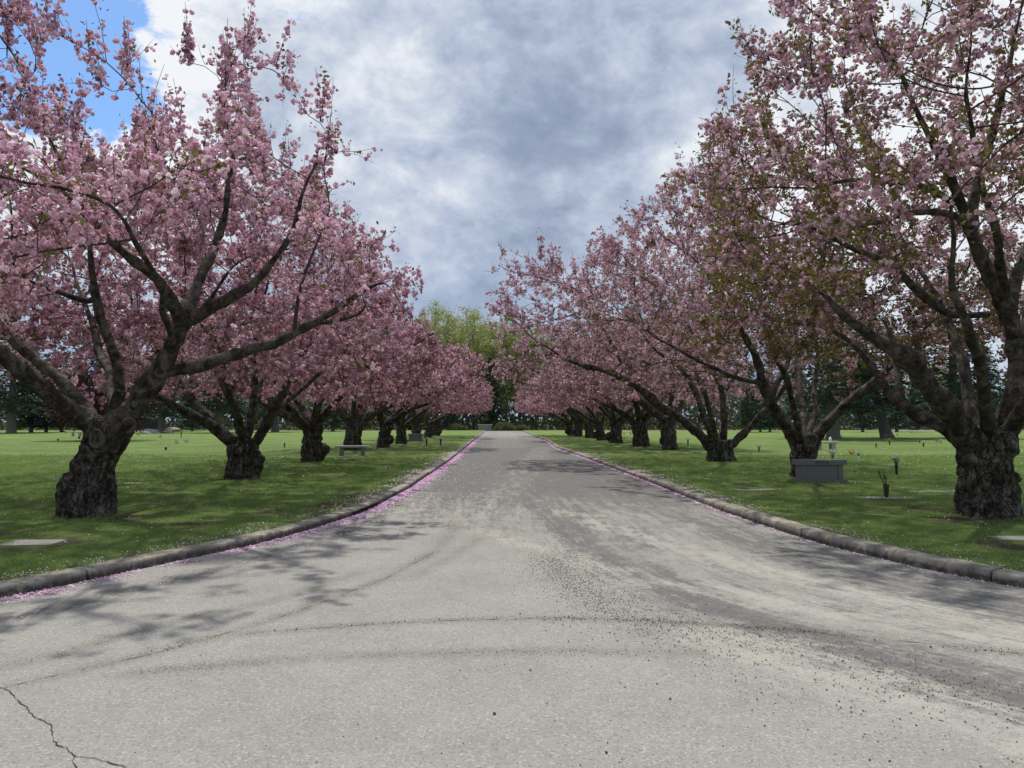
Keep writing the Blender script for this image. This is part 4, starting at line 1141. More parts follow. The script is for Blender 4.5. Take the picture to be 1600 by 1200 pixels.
GL, GR_ = 'cherry trees lining the left side of the road', 'cherry trees lining the right side of the road'
def gl(px, py): return G(px, py, ZL)
mA = model(61, 4.7, 6.3, (0.3, 0), 'third cherry tree on the left, thick trunk with a dark burl at its foot', GL, gl(487, 721))
mB = model(72, 4.8, 6.6, (0.3, 0), 'fourth cherry tree on the left, rising directly behind the pale stone bench', GL, gl(551, 703), 0.46, 5)
mC = model(83, 4.9, 5.9, (1.2, 0), 'fifth cherry tree on the left, leaning trunk just behind the bench tree', GL, gl(598, 699), 0.38, 5, 1.2, 1.9)
more = [
    (mA, (627, 693), 1.9, 0.90, 'sixth cherry tree on the left, slender dark trunk left of the granite bench', GL),
    (mB, (650, 687.5), 0.8, 0.92, 'seventh cherry tree on the left, dark trunk just behind the far granite bench', GL),
    (mC, (668, 684), 0.2, 0.95, 'eighth cherry tree on the left, crown stretching towards the road', GL),
    (mA, (682, 681), -0.4, 1.0, 'farthest cherry tree of the left row, limb reaching low over the road', GL),
    (mC, (1048, 703), 2.4, 1.12, 'fourth cherry tree on the right, low V-shaped fork with a cut stub between', GR_),
    (mB, (1001, 697.5), 2.9, 1.06, 'fifth cherry tree on the right, short stout trunk left of the V-forked one', GR_),
    (mA, (963, 692), 3.3, 1.05, 'sixth cherry tree on the right, straight dark trunk', GR_),
    (mC, (940, 688), 3.1, 0.98, 'seventh cherry tree on the right, slim trunk between two thicker ones', GR_),
    (mB, (921, 684.5), 3.4, 0.96, 'eighth cherry tree on the right, partly hidden by its neighbours', GR_),
    (mA, (904, 682), 2.8, 1.0, 'ninth cherry tree on the right, second from the far end of the row', GR_),
    (mC, (892, 680.5), 3.2, 0.95, 'farthest cherry tree of the right row, limb leaning over the far road', GR_),
]
for o, (px, py), rz, s_, lab, grp in more:
    copy_tree(o, gl(px, py), rz, s_, lab, grp)
print('cherries done')

# ------------------------------------------------------------------ trees behind
def spring_tree(seed, H, rad_, label, loc, mat='spring', group=None, name='tall_tree', cat='tree', nl=9000, low=0.25, ls=0.32, tr=0.35, natt=700):
    rng = np.random.default_rng(seed)
    root = thing(name, label, cat, loc, 0, group)
    nodes = []; par = []; rts = []; fr = []
    nt = int(H * 0.6 / 0.9)
    bend = rng.normal(0, 0.02, 2)
    for k in range(nt + 1):
        z = k * 0.9
        nodes.append(np.array([bend[0] * z + 0.1 * rng.normal(), bend[1] * z + 0.1 * rng.normal(), z])); par.append(k - 1); rts.append(0); fr.append(tr * (1 - 0.75 * k / (nt + 1)))
    nf = len(nodes)
    p = rng.uniform(-1, 1, (natt * 3, 3)); q = np.linalg.norm(p, axis=1); p = p[(q < 1) & (q > 0.35)][:natt]
    zc = H * (0.5 + low / 2); att = np.stack([p[:, 0] * rad_ * (1 - 0.25 * p[:, 2]), p[:, 1] * rad_ * (1 - 0.25 * p[:, 2]), zc + p[:, 2] * (H - zc)], 1)
    att += rng.normal(0, 0.5, att.shape)
    N, PA, RT = scol(nodes, par, att, step=0.8, di=5, dk=1.1, iters=45, tropism=(0, 0, 0.35), start=max(1, nt // 3), rng=rng, root=rts)
    n = len(N); kids = [[] for _ in range(n)]
    for i_ in range(1, n): kids[PA[i_]].append(i_)
    rad = np.zeros(n); acc = np.zeros(n)
    for i_ in range(n - 1, -1, -1):
        rad[i_] = max(acc[i_] ** 0.5, 0.028)
        if i_ < nf: rad[i_] = max(fr[i_], 0.03)
        if PA[i_] >= 0: acc[PA[i_]] += rad[i_] ** 2
    for i_ in range(nf, n): rad[i_] = min(rad[i_], rad[PA[i_]] * (0.6 if PA[i_] < nf else 1))
    VV = []; FF = []; c_ = 0
    main = [max(k, key=lambda q_: rad[q_]) if k else -1 for k in kids]
    for i_ in range(0, n):
        if i_ == 0 or main[PA[i_]] != i_:
            ch = [PA[i_]] if i_ else []
            k = i_
            while k >= 0: ch.append(k); k = main[k]
            if len(ch) < 2: continue
            rr = rad[ch].copy()
            if i_: rr[0] = rr[1]
            a, b_ = tube_geo(N[ch], rr, 8 if i_ == 0 else 4 if rr.max() > 0.08 else 3)
            VV.append(a); FF.append(b_ + c_); c_ += len(a)
    link('trunk', npmesh('trunk', np.concatenate(VV), np.concatenate(FF), True), root, M['farbark'])
    thin = np.where((rad < 0.07) & (np.arange(n) >= nf))[0]
    s_ = rng.choice(thin, nl)
    pos = N[s_] + rng.normal(0, 0.38, (nl, 3))
    lv = np.array([(0, 0, 0), (0.5, 0.35, 0.15), (1.0, 0, -0.15), (0.5, -0.35, 0.1)]); lf = np.array([(0, 1, 2, 3)])
    V, F, T = scatter(lv, lf, pos, rand_rots(nl, rng), rng.uniform(0.6, 1.3, nl) * ls, np.clip(rng.normal(0.5, 0.22, nl), 0, 1))
    link('crown', npmesh('crown', V, F, False, {'tint': T}), root, M[mat])
    return root


def conifer(seed, H, rad_, label, loc, z0=2.0, group=None, tr=0.5, lean=0.0, nbr=120):
    rng = np.random.default_rng(seed)
    root = thing('conifer_tree', label, 'conifer', loc, 0, group)
    zz_ = np.array([-0.1, 0.35, 1.2, H * 0.3, H * 0.7, H]); ra = np.array([tr * 1.35, tr * 1.05, tr * 0.9, tr * 0.7, tr * 0.35, 0.04])
    a, f = tube_geo(np.stack([lean * zz_ + 0.0 * zz_, 0 * zz_, zz_], 1), ra, 10, 0.05, rng)
    link('trunk', npmesh('trunk', a, f, True), root, M['farbark'])
    VV = []; FF = []; c_ = 0; NV = []; NF = []; NT_ = []; nc = 0
    for k in range(nbr):
        z = z0 + (H - z0) * (k / nbr) ** 1.05
        L = rad_ * (1 - ((z - z0) / (H - z0)) ** 1.3) * rng.uniform(0.65, 1.08) + 0.4
        a_ = k * 2.4 + rng.normal(0, 0.3)
        d = np.array([math.cos(a_), math.sin(a_), 0])
        s = np.linspace(0, 1, 5)
        sag = rng.uniform(-0.02, 0.10)
        pts = np.array([lean * z, 0, z]) + d[None] * (s * L)[:, None] + np.array([0, 0, 1.0])[None] * (0.16 * L * s - (0.22 + sag) * L * s ** 2)[:, None]
        V, F = tube_geo(pts, np.linspace(0.07, 0.02, 5), 3); VV.append(V); FF.append(F + c_); c_ += len(V)
        # flat sprays of foliage along the branch
        m_ = int(10 + L * 15)
        u = rng.uniform(0.15, 1.02, m_)
        pc = np.stack([np.interp(u, s, pts[:, q]) for q in range(3)], 1) + rng.normal(0, 1, (m_, 3)) * np.array([0.28, 0.28, 0.09]) * (0.4 + 0.3 * L * (1 - u))[:, None]
        lv = np.array([(0, 0, 0), (0.5, 0.3, 0.05), (1.0, 0.05, -0.08), (0.55, -0.3, 0.03)]); lf = np.array([(0, 1, 2, 3)])
        ang = a_ + rng.normal(0, 0.8, m_); ti = rng.normal(0, 0.28, m_); t2 = rng.normal(0, 0.35, m_)
        ca, sa, ct, st_ = np.cos(ang), np.sin(ang), np.cos(ti), np.sin(ti)
        Xa = np.stack([ca * ct, sa * ct, st_], 1); Ya = np.stack([-sa, ca, t2], 1); Ya /= np.linalg.norm(Ya, axis=1)[:, None]; Za = np.cross(Xa, Ya)
        Rm = np.stack([Xa, Ya, Za], -1)
        V, F, T = scatter(lv, lf, pc, Rm, rng.uniform(0.30, 0.62, m_), np.clip(rng.normal(0.45, 0.2, m_), 0, 1))
        NV.append(V); NF.append(F + nc); NT_.append(T); nc += len(V)
    link('branches', npmesh('branches', np.concatenate(VV), np.concatenate(FF)), root, M['farbark'], 'stuff')
    link('crown', npmesh('crown', np.concatenate(NV), np.concatenate(NF), False, {'tint': np.concatenate(NT_)}), root, M['needle'])
    return root


BT = 'tall trees of the wood beyond the road end'
spA = spring_tree(101, 23, 6.0, 'tall spring tree with open yellow-green crown left of the road end', (-11.5, 139, 0), group=BT, nl=15000, ls=0.30)
spB = spring_tree(102, 21, 5.5, 'tall bright green tree just right of the road end', (1.5, 143, 0), group=BT, nl=17000, ls=0.30)
spC = spring_tree(103, 24, 7.0, 'tall olive-green tree with bare upper twigs, left of the road axis', (-6.0, 146, 0), group=BT, nl=10000, ls=0.30)
plA = spring_tree(104, 7, 3.4, 'dark purple-leaved plum tree behind the left lawn', (-30.5, 60, ZL), 'plum', None, 'plum_tree', 'plum tree', 15000, 0.05, 0.19, 0.16, 400)
cnA = conifer(201, 17, 5.0, 'large dark conifer on the right lawn, thick flared trunk', gl(1302, 686.5), 2.4, 'dark conifers on the lawns', 0.55)
cnB = conifer(202, 15, 4.8, 'dark conifer on the right lawn whose trunk leans left', gl(1386, 684.5), 2.2, 'dark conifers on the lawns', 0.5, -0.24)
cnC = conifer(203, 13, 2.3, 'tall dark conifer standing at the road end', (-1.2, 135, 0), 0.8, BT, 0.25, 0, 110)
rb = np.random.default_rng(77)
def put(src, loc, rz, s, label, group):
    copy_tree(src, loc, rz, s, label, group)
put(cnA, gl(1492, 684), 1.0, 0.95, 'dark conifer seen left of the big right-hand trunk, wide layered branches', 'dark conifers on the lawns')
put(cnC, (-8.5, 131, 0), 2.0, 0.5, 'small dark conifer left of the stone wall at the road end', BT)
GLC, GRC = 'dark conifers behind the left lawn', 'small conifers far across the right lawn'
for k, (src, px, py, lab) in enumerate((
        (cnA, 18, 677, 'dark conifer at the left picture edge with a broad trunk'),
        (cnC, 48, 675.5, 'first slim dark trunk right of the broad conifer at the left edge'),
        (cnC, 72, 675.5, 'second slim dark conifer right of the broad one at the left edge'),
        (cnC, 96, 675, 'slim dark conifer just left of the nearest left cherry trunk'),
        (cnA, 180, 675, 'dark conifer hidden behind the fork of the nearest left cherry'),
        (cnA, 252, 676.5, 'dark conifer with straight grey trunk standing among the boulders'),
        (cnA, 341, 676, 'dark conifer behind the left limbs of the second left cherry'),
        (cnC, 300, 673.5, 'slim conifer between the boulders and the second left cherry'),
        (cnA, 430, 675, 'dark conifer between the second and third left cherries'),
        (cnC, 520, 674, 'dark conifer between the third and fourth left cherries'),
        (cnA, -60, 676, 'dark conifer closing the left edge of the belt'))):
    put(src, gl(px, py), k * 1.3, 0.75 + 0.3 * rb.random(), lab, GLC)
for k, (src, px, py, lab) in enumerate((
        (cnC, 1171, 675.5, 'leftmost of three small conifers seen between the second and third right cherries'),
        (cnC, 1188, 675, 'middle of three small conifers seen between the second and third right cherries'),
        (cnC, 1203, 674.5, 'rightmost of three small conifers seen between the second and third right cherries'),
        (cnC, 1348, 675, 'thin-trunked conifer beside the pale lane, left of the leaning conifer'),
        (cnC, 1401, 675, 'thin-trunked conifer just right of the leaning conifer'),
        (cnC, 1432, 672.5, 'far thin-trunked conifer right of the parked car'),
        (cnA, 1245, 672.5, 'distant dark conifer seen through the fork of the second right cherry'),
        (cnA, 1540, 673, 'distant dark conifer behind the nearest right cherry trunk'),
        (cnA, 1660, 676, 'distant dark conifer beyond the right picture edge'))):
    put(src, gl(px, py), k * 1.7, (0.6 if src is cnC else 0.65) + 0.2 * rb.random(), lab, GRC)
# the wood behind everything: trees one can make out between and under the crowns
for k, (src, px, d, s_, lab) in enumerate((
        (spC, 700, 150, 0.95, 'bare-topped olive tree rising behind the left row, leftmost of the wood in view'),
        (spB, 655, 148, 0.9, 'green tree of the wood mostly hidden by the left row'),
        (spA, 612, 152, 0.85, 'greening tree behind the fifth left cherry'),
        (spB, 740, 158, 1.1, 'tallest pale green tree just left of the road axis, behind the others'),
        (spA, 770, 151, 0.92, 'bright green tree whose top touches the right row of cherries'),
        (spC, 812, 149, 0.85, 'greening tree with grey trunk right of the road end'),
        (spA, 838, 146, 0.9, 'second greening tree with grey trunk right of the road end'),
        (spB, 872, 150, 0.85, 'greening tree behind the farthest right cherries'),
        (spC, 905, 155, 0.8, 'olive tree behind the ninth right cherry'),
        (spB, 975, 152, 0.8, 'greening tree seen between the fifth and sixth right cherries'),
        (spA, 1085, 158, 0.75, 'greening tree seen just left of the third right cherry'),
        (spC, 1320, 165, 0.72, 'greening tree beyond the pale lane on the right'),
        (spB, 1470, 165, 0.72, 'greening tree beyond the parked car on the right'),
        (spB, 470, 160, 0.75, 'greening tree seen right of the second left cherry'),
        (spA, 240, 170, 0.75, 'greening tree behind the boulders on the left'))):
    dv = raydir(px, 658); put(src, (dv.x / dv.y * d, d, 0), k * 2.1, s_, lab, BT)
for k, (px, d, lab) in enumerate(((880, 140, 'dark conifer at the wood edge behind the far right cherries'), (1010, 142, 'dark conifer at the wood edge left of the V-forked cherry'), (1290, 150, 'dark conifer at the wood edge behind the flared conifer trunk'),
                                  (640, 138, 'dark conifer at the wood edge behind the far granite bench'), (560, 140, 'dark conifer at the wood edge behind the pale stone bench'), (400, 145, 'dark conifer at the wood edge behind the second left cherry'), (120, 150, 'dark conifer at the wood edge left of the nearest left trunk'))):
    dv = raydir(px, 658); put(cnC, (dv.x / dv.y * d, d, 0), k, 1.0 + 0.3 * rb.random(), lab, BT)
# undergrowth at the wood's edge: one leafy mass
nU = 44000
ux = rb.uniform(-150, 160, nU); hgt = 5.0 + 4.0 * np.clip(vnoise(ux, ux * 0, 3.0, 0.16) + 0.35, 0, 1) + 1.2 * vnoise(ux, ux * 0, 8.0, 0.6)
uy = 131.5 + rb.uniform(0, 5, nU) + np.abs(ux) * 0.05
uz = np.clip(hgt, 0.8, 10) * rb.random(nU) ** 1.15
lv = np.array([(0, 0, 0), (0.5, 0.35, 0.1), (1.0, 0, -0.1), (0.5, -0.35, 0.1)]); lf = np.array([(0, 1, 2, 3)])
V, F, T = scatter(lv, lf, np.stack([ux, uy, uz], 1), rand_rots(nU, rb), rb.uniform(0.28, 0.6, nU), np.clip(0.4 + 0.8 * vnoise(ux, uz, 5.0, 0.25) + rb.normal(0, 0.15, nU), 0, 1))
link('undergrowth', npmesh('undergrowth', V, F, False, {'tint': T}), None, M['under'], 'stuff', 'olive brown undergrowth along the edge of the wood')
nU = 22000
ux = rb.uniform(-230, 240, nU); uy = 168 + rb.uniform(0, 14, nU) + np.abs(ux) * 0.05
uz = np.clip(10 + 4 * vnoise(ux, ux * 0, 13.0, 0.06) + 3 * vnoise(ux, ux * 0, 18.0, 0.3), 3, 16) * rb.random(nU)
V, F, T = scatter(lv, lf, np.stack([ux, uy, uz], 1), rand_rots(nU, rb), rb.uniform(0.9, 1.9, nU), np.clip(0.3 + 0.5 * vnoise(ux, uz, 5.0, 0.15) + rb.normal(0, 0.15, nU), 0, 1))
link('far_woodland', npmesh('far_woodland', V, F, False, {'tint': T}), None, M['needle'], 'stuff', 'dark mass of distant woodland behind the taller trees')
# round bushes near the road end
def bush(label, loc, r_, n_, mat, seed):
    rng = np.random.default_rng(seed)
    root = thing('bush', label, 'bush', loc, 0, 'bushes at the road end')
    d = rng.standard_normal((n_, 3)); d /= np.linalg.norm(d, axis=1)[:, None]; d[:, 2] = np.abs(d[:, 2])
    pos = d * (r_ * rng.uniform(0.55, 1.0, n_) * (1 + 0.2 * np.array([mn.noise(Vector(q * 2 + Vector((seed, 0, 0)))) for q in map(Vector, d)])))[:, None] * np.array([1.2, 1, 0.85])
    V, F, T = scatter(lv, lf, pos, rand_rots(n_, rng), rng.uniform(0.12, 0.3, n_), np.clip(rng.normal(0.62, 0.2, n_), 0, 1))
    link('foliage', npmesh('foliage', V, F, False, {'tint': T}), root, M[mat])
    mb = MB()
    for k in range(5):
        a = k * 1.3; mb.tube([(0, 0, 0), (math.cos(a) * r_ * 0.3, math.sin(a) * r_ * 0.3, r_ * 0.35), (math.cos(a) * r_ * 0.6, math.sin(a) * r_ * 0.6, r_ * 0.6)], [0.05, 0.03, 0.015], 4)
    mb.build('stems', M['farbark'], root)
bush('round grey-green bush left of the road end', (-6.8, 127.5, 0), 1.5, 1800, 'under', 1)
bush('yellow-green bush right of the stone wall at the road end', (1.0, 128, 0), 1.7, 2200, 'under', 2)
bush('low olive bush beside the stone wall', (3.8, 128.5, 0), 1.2, 1200, 'under', 3)

# ------------------------------------------------------------------ granite benches
def solid_bench(px, py, label, wd, hgt_, rz, text=None, dp=0.42, full=True):
    g = gl(px, py)
    r = thing('granite_bench', label, 'bench', (g.x, g.y + dp / 2, ZL), rz, 'granite memorial benches')
    s = hgt_ / 0.58
    MB().box(-wd * 0.51, wd * 0.51, -dp / 2, dp / 2, -0.03, 0.105 * s, 0.006).build('base', M['granite'], r)
    MB().box(-wd * 0.5, wd * 0.5, -dp / 2 - 0.005, dp / 2 + 0.005, 0.455 * s, 0.58 * s, 0.006).build('seat', M['granite'], r)
    pw = wd * 0.10
    for sx in (-1, 1):
        MB().box(sx * wd * 0.38 - pw / 2, sx * wd * 0.38 + pw / 2, -dp / 2 + 0.03, dp / 2 - 0.03, 0.107 * s, 0.453 * s, 0.004).build('side_post', M['granite'], r)
    MB().box(-wd * 0.33 + 0.004, wd * 0.33 - 0.004, -dp / 2 + 0.055, dp / 2 - 0.055, 0.107 * s, 0.453 * s).build('panel', M['granite'], r)
    if text:
        cu = bpy.data.curves.new('inscription', 'FONT'); cu.body = text; cu.size = 0.098; cu.extrude = 0.002; cu.align_x = 'CENTER'; cu.align_y = 'CENTER'; cu.space_character = 1.12
        to = bpy.data.objects.new('tmp', cu); COL.objects.link(to)
        dg = bpy.context.evaluated_depsgraph_get(); me = bpy.data.meshes.new_from_object(to.evaluated_get(dg)); bpy.data.objects.remove(to)
        me.materials.clear()
        o = link('inscription', me, r, M['ink']); o.rotation_euler = (R(90), 0, 0); o.location = (-0.02, -dp / 2 - 0.0075, 0.518 * s)
    return r
solid_bench(1286, 755, 'blue-grey granite bench inscribed DOYLE on its front edge', 1.20, 0.56, R(1), 'DOYLE')
solid_bench(649, 689.5, 'plain granite bench far down the left lawn near the flower posts', 1.15, 0.56, 0)
# open stone bench, left lawn
g = gl(549, 712.5)
r = thing('stone_bench', 'pale stone bench on slim legs in front of the fourth left cherry', 'bench', (g.x, g.y + 0.2, ZL), 0)
MB().box(-0.70, 0.70, -0.2, 0.2, 0.36, 0.44, 0.008).build('seat', M['stone'], r)
for sx in (-1, 1): MB().box(sx * 0.46 - 0.07, sx * 0.46 + 0.07, -0.15, 0.15, -0.02, 0.358, 0.006).build('leg', M['granite_rough'], r)
MB().box(-0.75, 0.75, -0.3, 0.3, -0.03, 0.012, 0.004).build('plinth', M['granite_rough'], r)
# light bench with an urn, right lawn
g = gl(1293, 703.5)
r = thing('stone_bench', 'light grey open bench on legs behind the inscribed bench', 'bench', (g.x, g.y + 0.2, ZL), R(6))
MB().box(-0.55, 0.55, -0.2, 0.2, 0.34, 0.43, 0.008).build('seat', M['stone'], r)
for sx in (-1, 0.9): MB().box(sx * 0.40 - 0.11, sx * 0.40 + 0.11, -0.15, 0.15, -0.02, 0.338, 0.006).build('leg', M['stone'], r)
u_ = MB().lathe([(0.001, 0.0), (0.06, 0.0), (0.05, 0.02), (0.03, 0.05), (0.07, 0.1), (0.085, 0.15), (0.05, 0.2), (0.03, 0.24), (0.001, 0.26)], 10).build('ornament', M['white'], None, True)
u_['label'] = 'small white rounded ornament standing on the light grey bench'; u_['category'] = 'ornament'; u_.location = (g.x + 0.24, g.y + 0.2, ZL + 0.43)
# thin slab bench at far left
g = gl(121, 682)
r = thing('stone_bench', 'small white slab bench far off beside the nearest left trunk', 'bench', (g.x, g.y, ZL), 0)
MB().box(-0.55, 0.3, -0.2, 0.2, 0.36, 0.46, 0.008).build('seat', M['stone'], r)
for sx in (-0.45, 0.2): MB().box(sx - 0.06, sx + 0.06, -0.14, 0.14, -0.02, 0.358).build('leg', M['stone'], r)

# monument wall at the road end
r = thing('stone_monument', 'low block-like stone monument standing just past the end of the road', 'monument', (-2.2, 125.6, 0), R(-8))
MB().box(-1.05, 1.05, -0.45, 0.45, -0.05, 0.92, 0.02).build('block', M['granite_rough'], r)
MB().box(-1.15, 1.2, -0.52, 0.52, 0.922, 1.06, 0.02).build('cap_stone', M['stone'], r)

# ------------------------------------------------------------------ flowers and grave vases
def vase_flowers(px, py, label, vh=0.28, vm='bronze', fm='white', fr=0.10, nfl=9, stem=0.08, seed=0, fm2=None, vr=0.045, second=None, name='flower_vase', cat='flower vase', group='flower vases on the graves', narrow=False):
    rng = np.random.default_rng(seed + int(px))
    g = gl(px, py)
    r = thing(name, label, cat, (g.x, g.y, ZL), rng.uniform(0, 6), group)
    if vh > 0:
        MB().lathe([(0.001, -0.02), (vr * 0.75, -0.02), (vr * 0.8, vh * 0.5), (vr, vh * 0.92), (vr * 1.15, vh), (vr * 0.85, vh - 0.01), (vr * 0.6, vh - 0.06), (0.001, vh - 0.06)], 12).build('vase', M[vm], r, True)
    ms = MB()
    heads = [MB(), MB()]
    for k in range(nfl):
        a = rng.uniform(0, 6.28); q = math.sqrt(rng.random()) * fr; hz = vh + stem + (fr - q) * 0.9 + rng.uniform(-0.02, 0.03)
        c_ = Vector((math.cos(a) * q, math.sin(a) * q, hz))
        ms.tube([(0, 0, max(vh - 0.05, 0.0)), (c_.x * 0.5, c_.y * 0.5, (vh + hz) / 2), tuple(c_)], 0.004, 3, False)
        pr_ = rng.uniform(0.026, 0.042)
        h = heads[1 if (fm2 and k % 3 == 0) else 0]
        for p_ in range(6):
            b_ = p_ * math.pi / 3; ti = rng.uniform(0.1, 0.6)
            d = Vector((math.cos(b_), math.sin(b_), ti)).normalized(); s = Vector((-math.sin(b_), math.cos(b_), 0)) * pr_ * 0.55
            h.add([tuple(c_), tuple(c_ + d * pr_ * 0.6 + s), tuple(c_ + d * pr_ * 1.25), tuple(c_ + d * pr_ * 0.6 - s)], [(0, 1, 2, 3)])
            h.add([tuple(c_), tuple(c_ + Vector((0, 0, pr_ * 0.7)) + d * pr_ * 0.4 + s), tuple(c_ + Vector((0, 0, pr_ * 0.5)) + d * pr_ * 0.9), tuple(c_ + Vector((0, 0, pr_ * 0.7)) + d * pr_ * 0.4 - s)], [(0, 1, 2, 3)])
    if nfl:
        ms.build('stems', M['stem'], r, False, 'stuff')
        if heads[0].n: heads[0].build('blooms', M[fm], r, False, 'stuff')
        if heads[1].n: heads[1].build('blooms', M[fm2], r, False, 'stuff')
    return r


# dark vase with withered sprig on a flat marker
g = gl(1385, 779)
r = thing('flower_vase', 'dark bronze vase holding a withered sprig on the flat marker near the right kerb', 'flower vase', (g.x, g.y, ZL), 0, 'flower vases on the graves')
MB().lathe([(0.001, 0.02), (0.038, 0.02), (0.044, 0.12), (0.052, 0.2), (0.058, 0.265), (0.05, 0.28), (0.035, 0.25), (0.001, 0.22)], 14).build('vase', M['bronze'], r, True)
mb = MB(); lm_ = MB(); rs = np.random.default_rng(3)
for k, (dx, dz) in enumerate(((-0.17, 0.28), (-0.13, 0.24), (-0.03, 0.25), (0.01, 0.2), (-0.08, 0.2))):
    p1 = Vector((dx * 0.5, rs.normal(0, 0.02), 0.25 + dz * 0.5)); p2 = Vector((dx, rs.normal(0, 0.03), 0.25 + dz))
    mb.tube([(0, 0, 0.22), tuple(p1), tuple(p2)], [0.007, 0.006, 0.004], 5)
    for q in range(7):
        c_ = p1.lerp(p2, q / 6); d = Vector((rs.normal(), rs.normal(), 0.6)).normalized() * 0.045; s = d.cross(Vector((0, 0, 1))).normalized() * 0.014
        lm_.add([tuple(c_), tuple(c_ + d * 0.5 + s), tuple(c_ + d), tuple(c_ + d * 0.5 - s)], [(0, 1, 2, 3)])
mb.build('stems', M['dry'], r); lm_.build('sprig_leaves', M['dry'], r, False, 'stuff')
def lawn_z(x, y):
    off = max(0.0, min(abs(x - float(KL(y))), abs(x - float(KR(y)))))
    return ZL + 0.035 * mn.noise(Vector((x * 0.25, y * 0.25, 1.0))) * min(1, off / 2) + 0.012 * mn.noise(Vector((x * 1.4, y * 1.4, 4.0)))
def marker(px, py, wd, dp, label, rz=0.0, mat='stone', z=0.012):
    g = gl(px, py)
    o = MB().box(-wd / 2, wd / 2, 0, dp, -0.05, z, 0.006).build('grave_marker', M[mat])
    o.location = (g.x, g.y, lawn_z(g.x, g.y) - 0.002); o.rotation_euler = (0, 0, rz)
    o['label'] = label; o['category'] = 'grave marker'; o['group'] = 'flat grave markers set in the grass'
marker(1387, 780.5, 1.0, 0.30, 'flat marker slab under the dark vase with the withered sprig')
marker(35, 855, 0.62, 0.42, 'grey flat marker in the shade at the left picture edge', 0.05, 'granite_rough', 0.012)
marker(1468, 768, 1.1, 0.35, 'flat marker with pale edge left of the nearest right trunk', 0.05)
marker(1395, 727.5, 0.7, 0.30, 'flat marker behind the black vase with lilac-white flowers', 0, 'granite_rough', 0.02)
marker(1598, 842, 0.5, 0.35, 'flat marker at the right picture edge by the kerb', 0.0, 'granite_rough', 0.012)
marker(1188, 768, 0.9, 0.35, 'sunken flat marker in worn earth left of the inscribed bench', 0.1, 'granite_rough', 0.012)
marker(700, 696, 1.4, 0.4, 'flat marker between the two white flower posts', 0, 'granite_rough', 0.02)
marker(545, 717.5, 1.1, 0.3, 'flat marker in front of the pale stone bench', 0, 'granite_rough', 0.01)
marker(800 - 280, 746, 0.6, 0.3, 'small flat marker in open lawn right of the second left cherry', 0, 'granite_rough', 0.01)
for k, (px, py, lab) in enumerate(((40, 712, 'sunken marker in the open lawn left of the nearest left trunk, upper one'), (100, 722, 'sunken marker close beside the nearest left trunk'), (195, 757, 'sunken marker just right of the nearest left trunk'),
        (30, 699, 'sunken marker farthest out at the left picture edge'), (425, 690, 'sunken marker behind the second left cherry trunk'), (570, 686, 'sunken marker behind the pale stone bench'), (1215, 690, 'sunken marker between the second and third right cherries, farther one'),
        (1235, 704, 'sunken marker left of the second right trunk, nearer one'), (1590, 715, 'sunken marker right of the nearest right trunk'), (1420, 745, 'sunken marker right of the black vase with lilac-white flowers'), (1310, 735, 'sunken marker right of the inscribed bench'),
        (1350, 700, 'sunken marker left of the small empty vase'), (225, 715, 'sunken marker below the three blue flower bunches'), (310, 700, 'sunken marker left of the second left cherry'))):
    marker(px, py, 0.6, 0.3, lab, 0, 'granite_rough', 0.008 if k % 2 else 0.012)
vase_flowers(1401, 742, 'black grave vase with a tall bunch of white and lilac flowers on a post', 0.27, 'bronze', 'white', 0.13, 20, 0.14, 0, 'lilac')
vase_flowers(1301, 722, 'white and lilac flower bunch rising just behind the inscribed bench', 0.12, 'white', 'white', 0.13, 22, 0.22, 1, 'lilac')
vase_flowers(1341, 723, 'slim white vase with white flowers right of the inscribed bench', 0.24, 'white', 'white', 0.09, 12, 0.06, 2)
vase_flowers(1186, 706, 'black vase with white blooms between the second and third right cherries', 0.22, 'bronze', 'white', 0.12, 14, 0.02, 3)
vase_flowers(1075, 697, 'black vase with white blooms between the V-forked and the wide right cherry', 0.35, 'bronze', 'white', 0.17, 16, 0.04, 4)
vase_flowers(1390, 694.5, 'vase crowded with yellow flowers below the leaning conifer', 0.15, 'bronze', 'yellow', 0.20, 26, 0.06, 5)
vase_flowers(1369, 699, 'empty dark vase left of the yellow flowers', 0.22, 'bronze', 'white', 0.1, 0, 0, 6)
vase_flowers(1383, 685, 'white flowers at the foot of the leaning conifer', 0.1, 'white', 'white', 0.25, 16, 0.08, 7)
vase_flowers(1437, 692, 'dusty pink flowers on the open right lawn', 0.12, 'bronze', 'rose', 0.2, 16, 0.08, 8)
vase_flowers(1443, 698.5, 'white flowers in a dark vase right of the dusty pink ones', 0.18, 'bronze', 'white', 0.13, 14, 0.05, 9)
vase_flowers(1463, 691, 'pale pink wreath of flowers left of its twin on the right lawn', 0.05, 'bronze', 'rose', 0.26, 16, 0.04, 10)
vase_flowers(1470, 692, 'pale flowers beside the pale pink wreath on the right lawn', 0.05, 'bronze', 'white', 0.2, 12, 0.04, 11)
vase_flowers(1483, 691, 'faded pink flowers near the dark conifer shadow', 0.05, 'bronze', 'rose', 0.2, 12, 0.04, 12)
vase_flowers(1491, 699, 'white flowers in a dark vase just left of the nearest right trunk', 0.15, 'bronze', 'white', 0.14, 14, 0.04, 13)
vase_flowers(1424, 677, 'pale yellow flowers far across the right lawn', 0.05, 'bronze', 'yellow', 0.4, 12, 0.1, 14)
vase_flowers(1315, 684, 'small white flowers right of the large flared conifer trunk', 0.05, 'bronze', 'white', 0.25, 12, 0.08, 15)
vase_flowers(1331, 710.5, 'low yellowish flower mat lying on the right lawn', 0.0, 'bronze', 'yellow', 0.25, 22, 0.02, 16)
vase_flowers(1402, 668 + 13, 'distant white flower post behind the leaning conifer', 0.2, 'bronze', 'white', 0.15, 8, 0.05, 17)
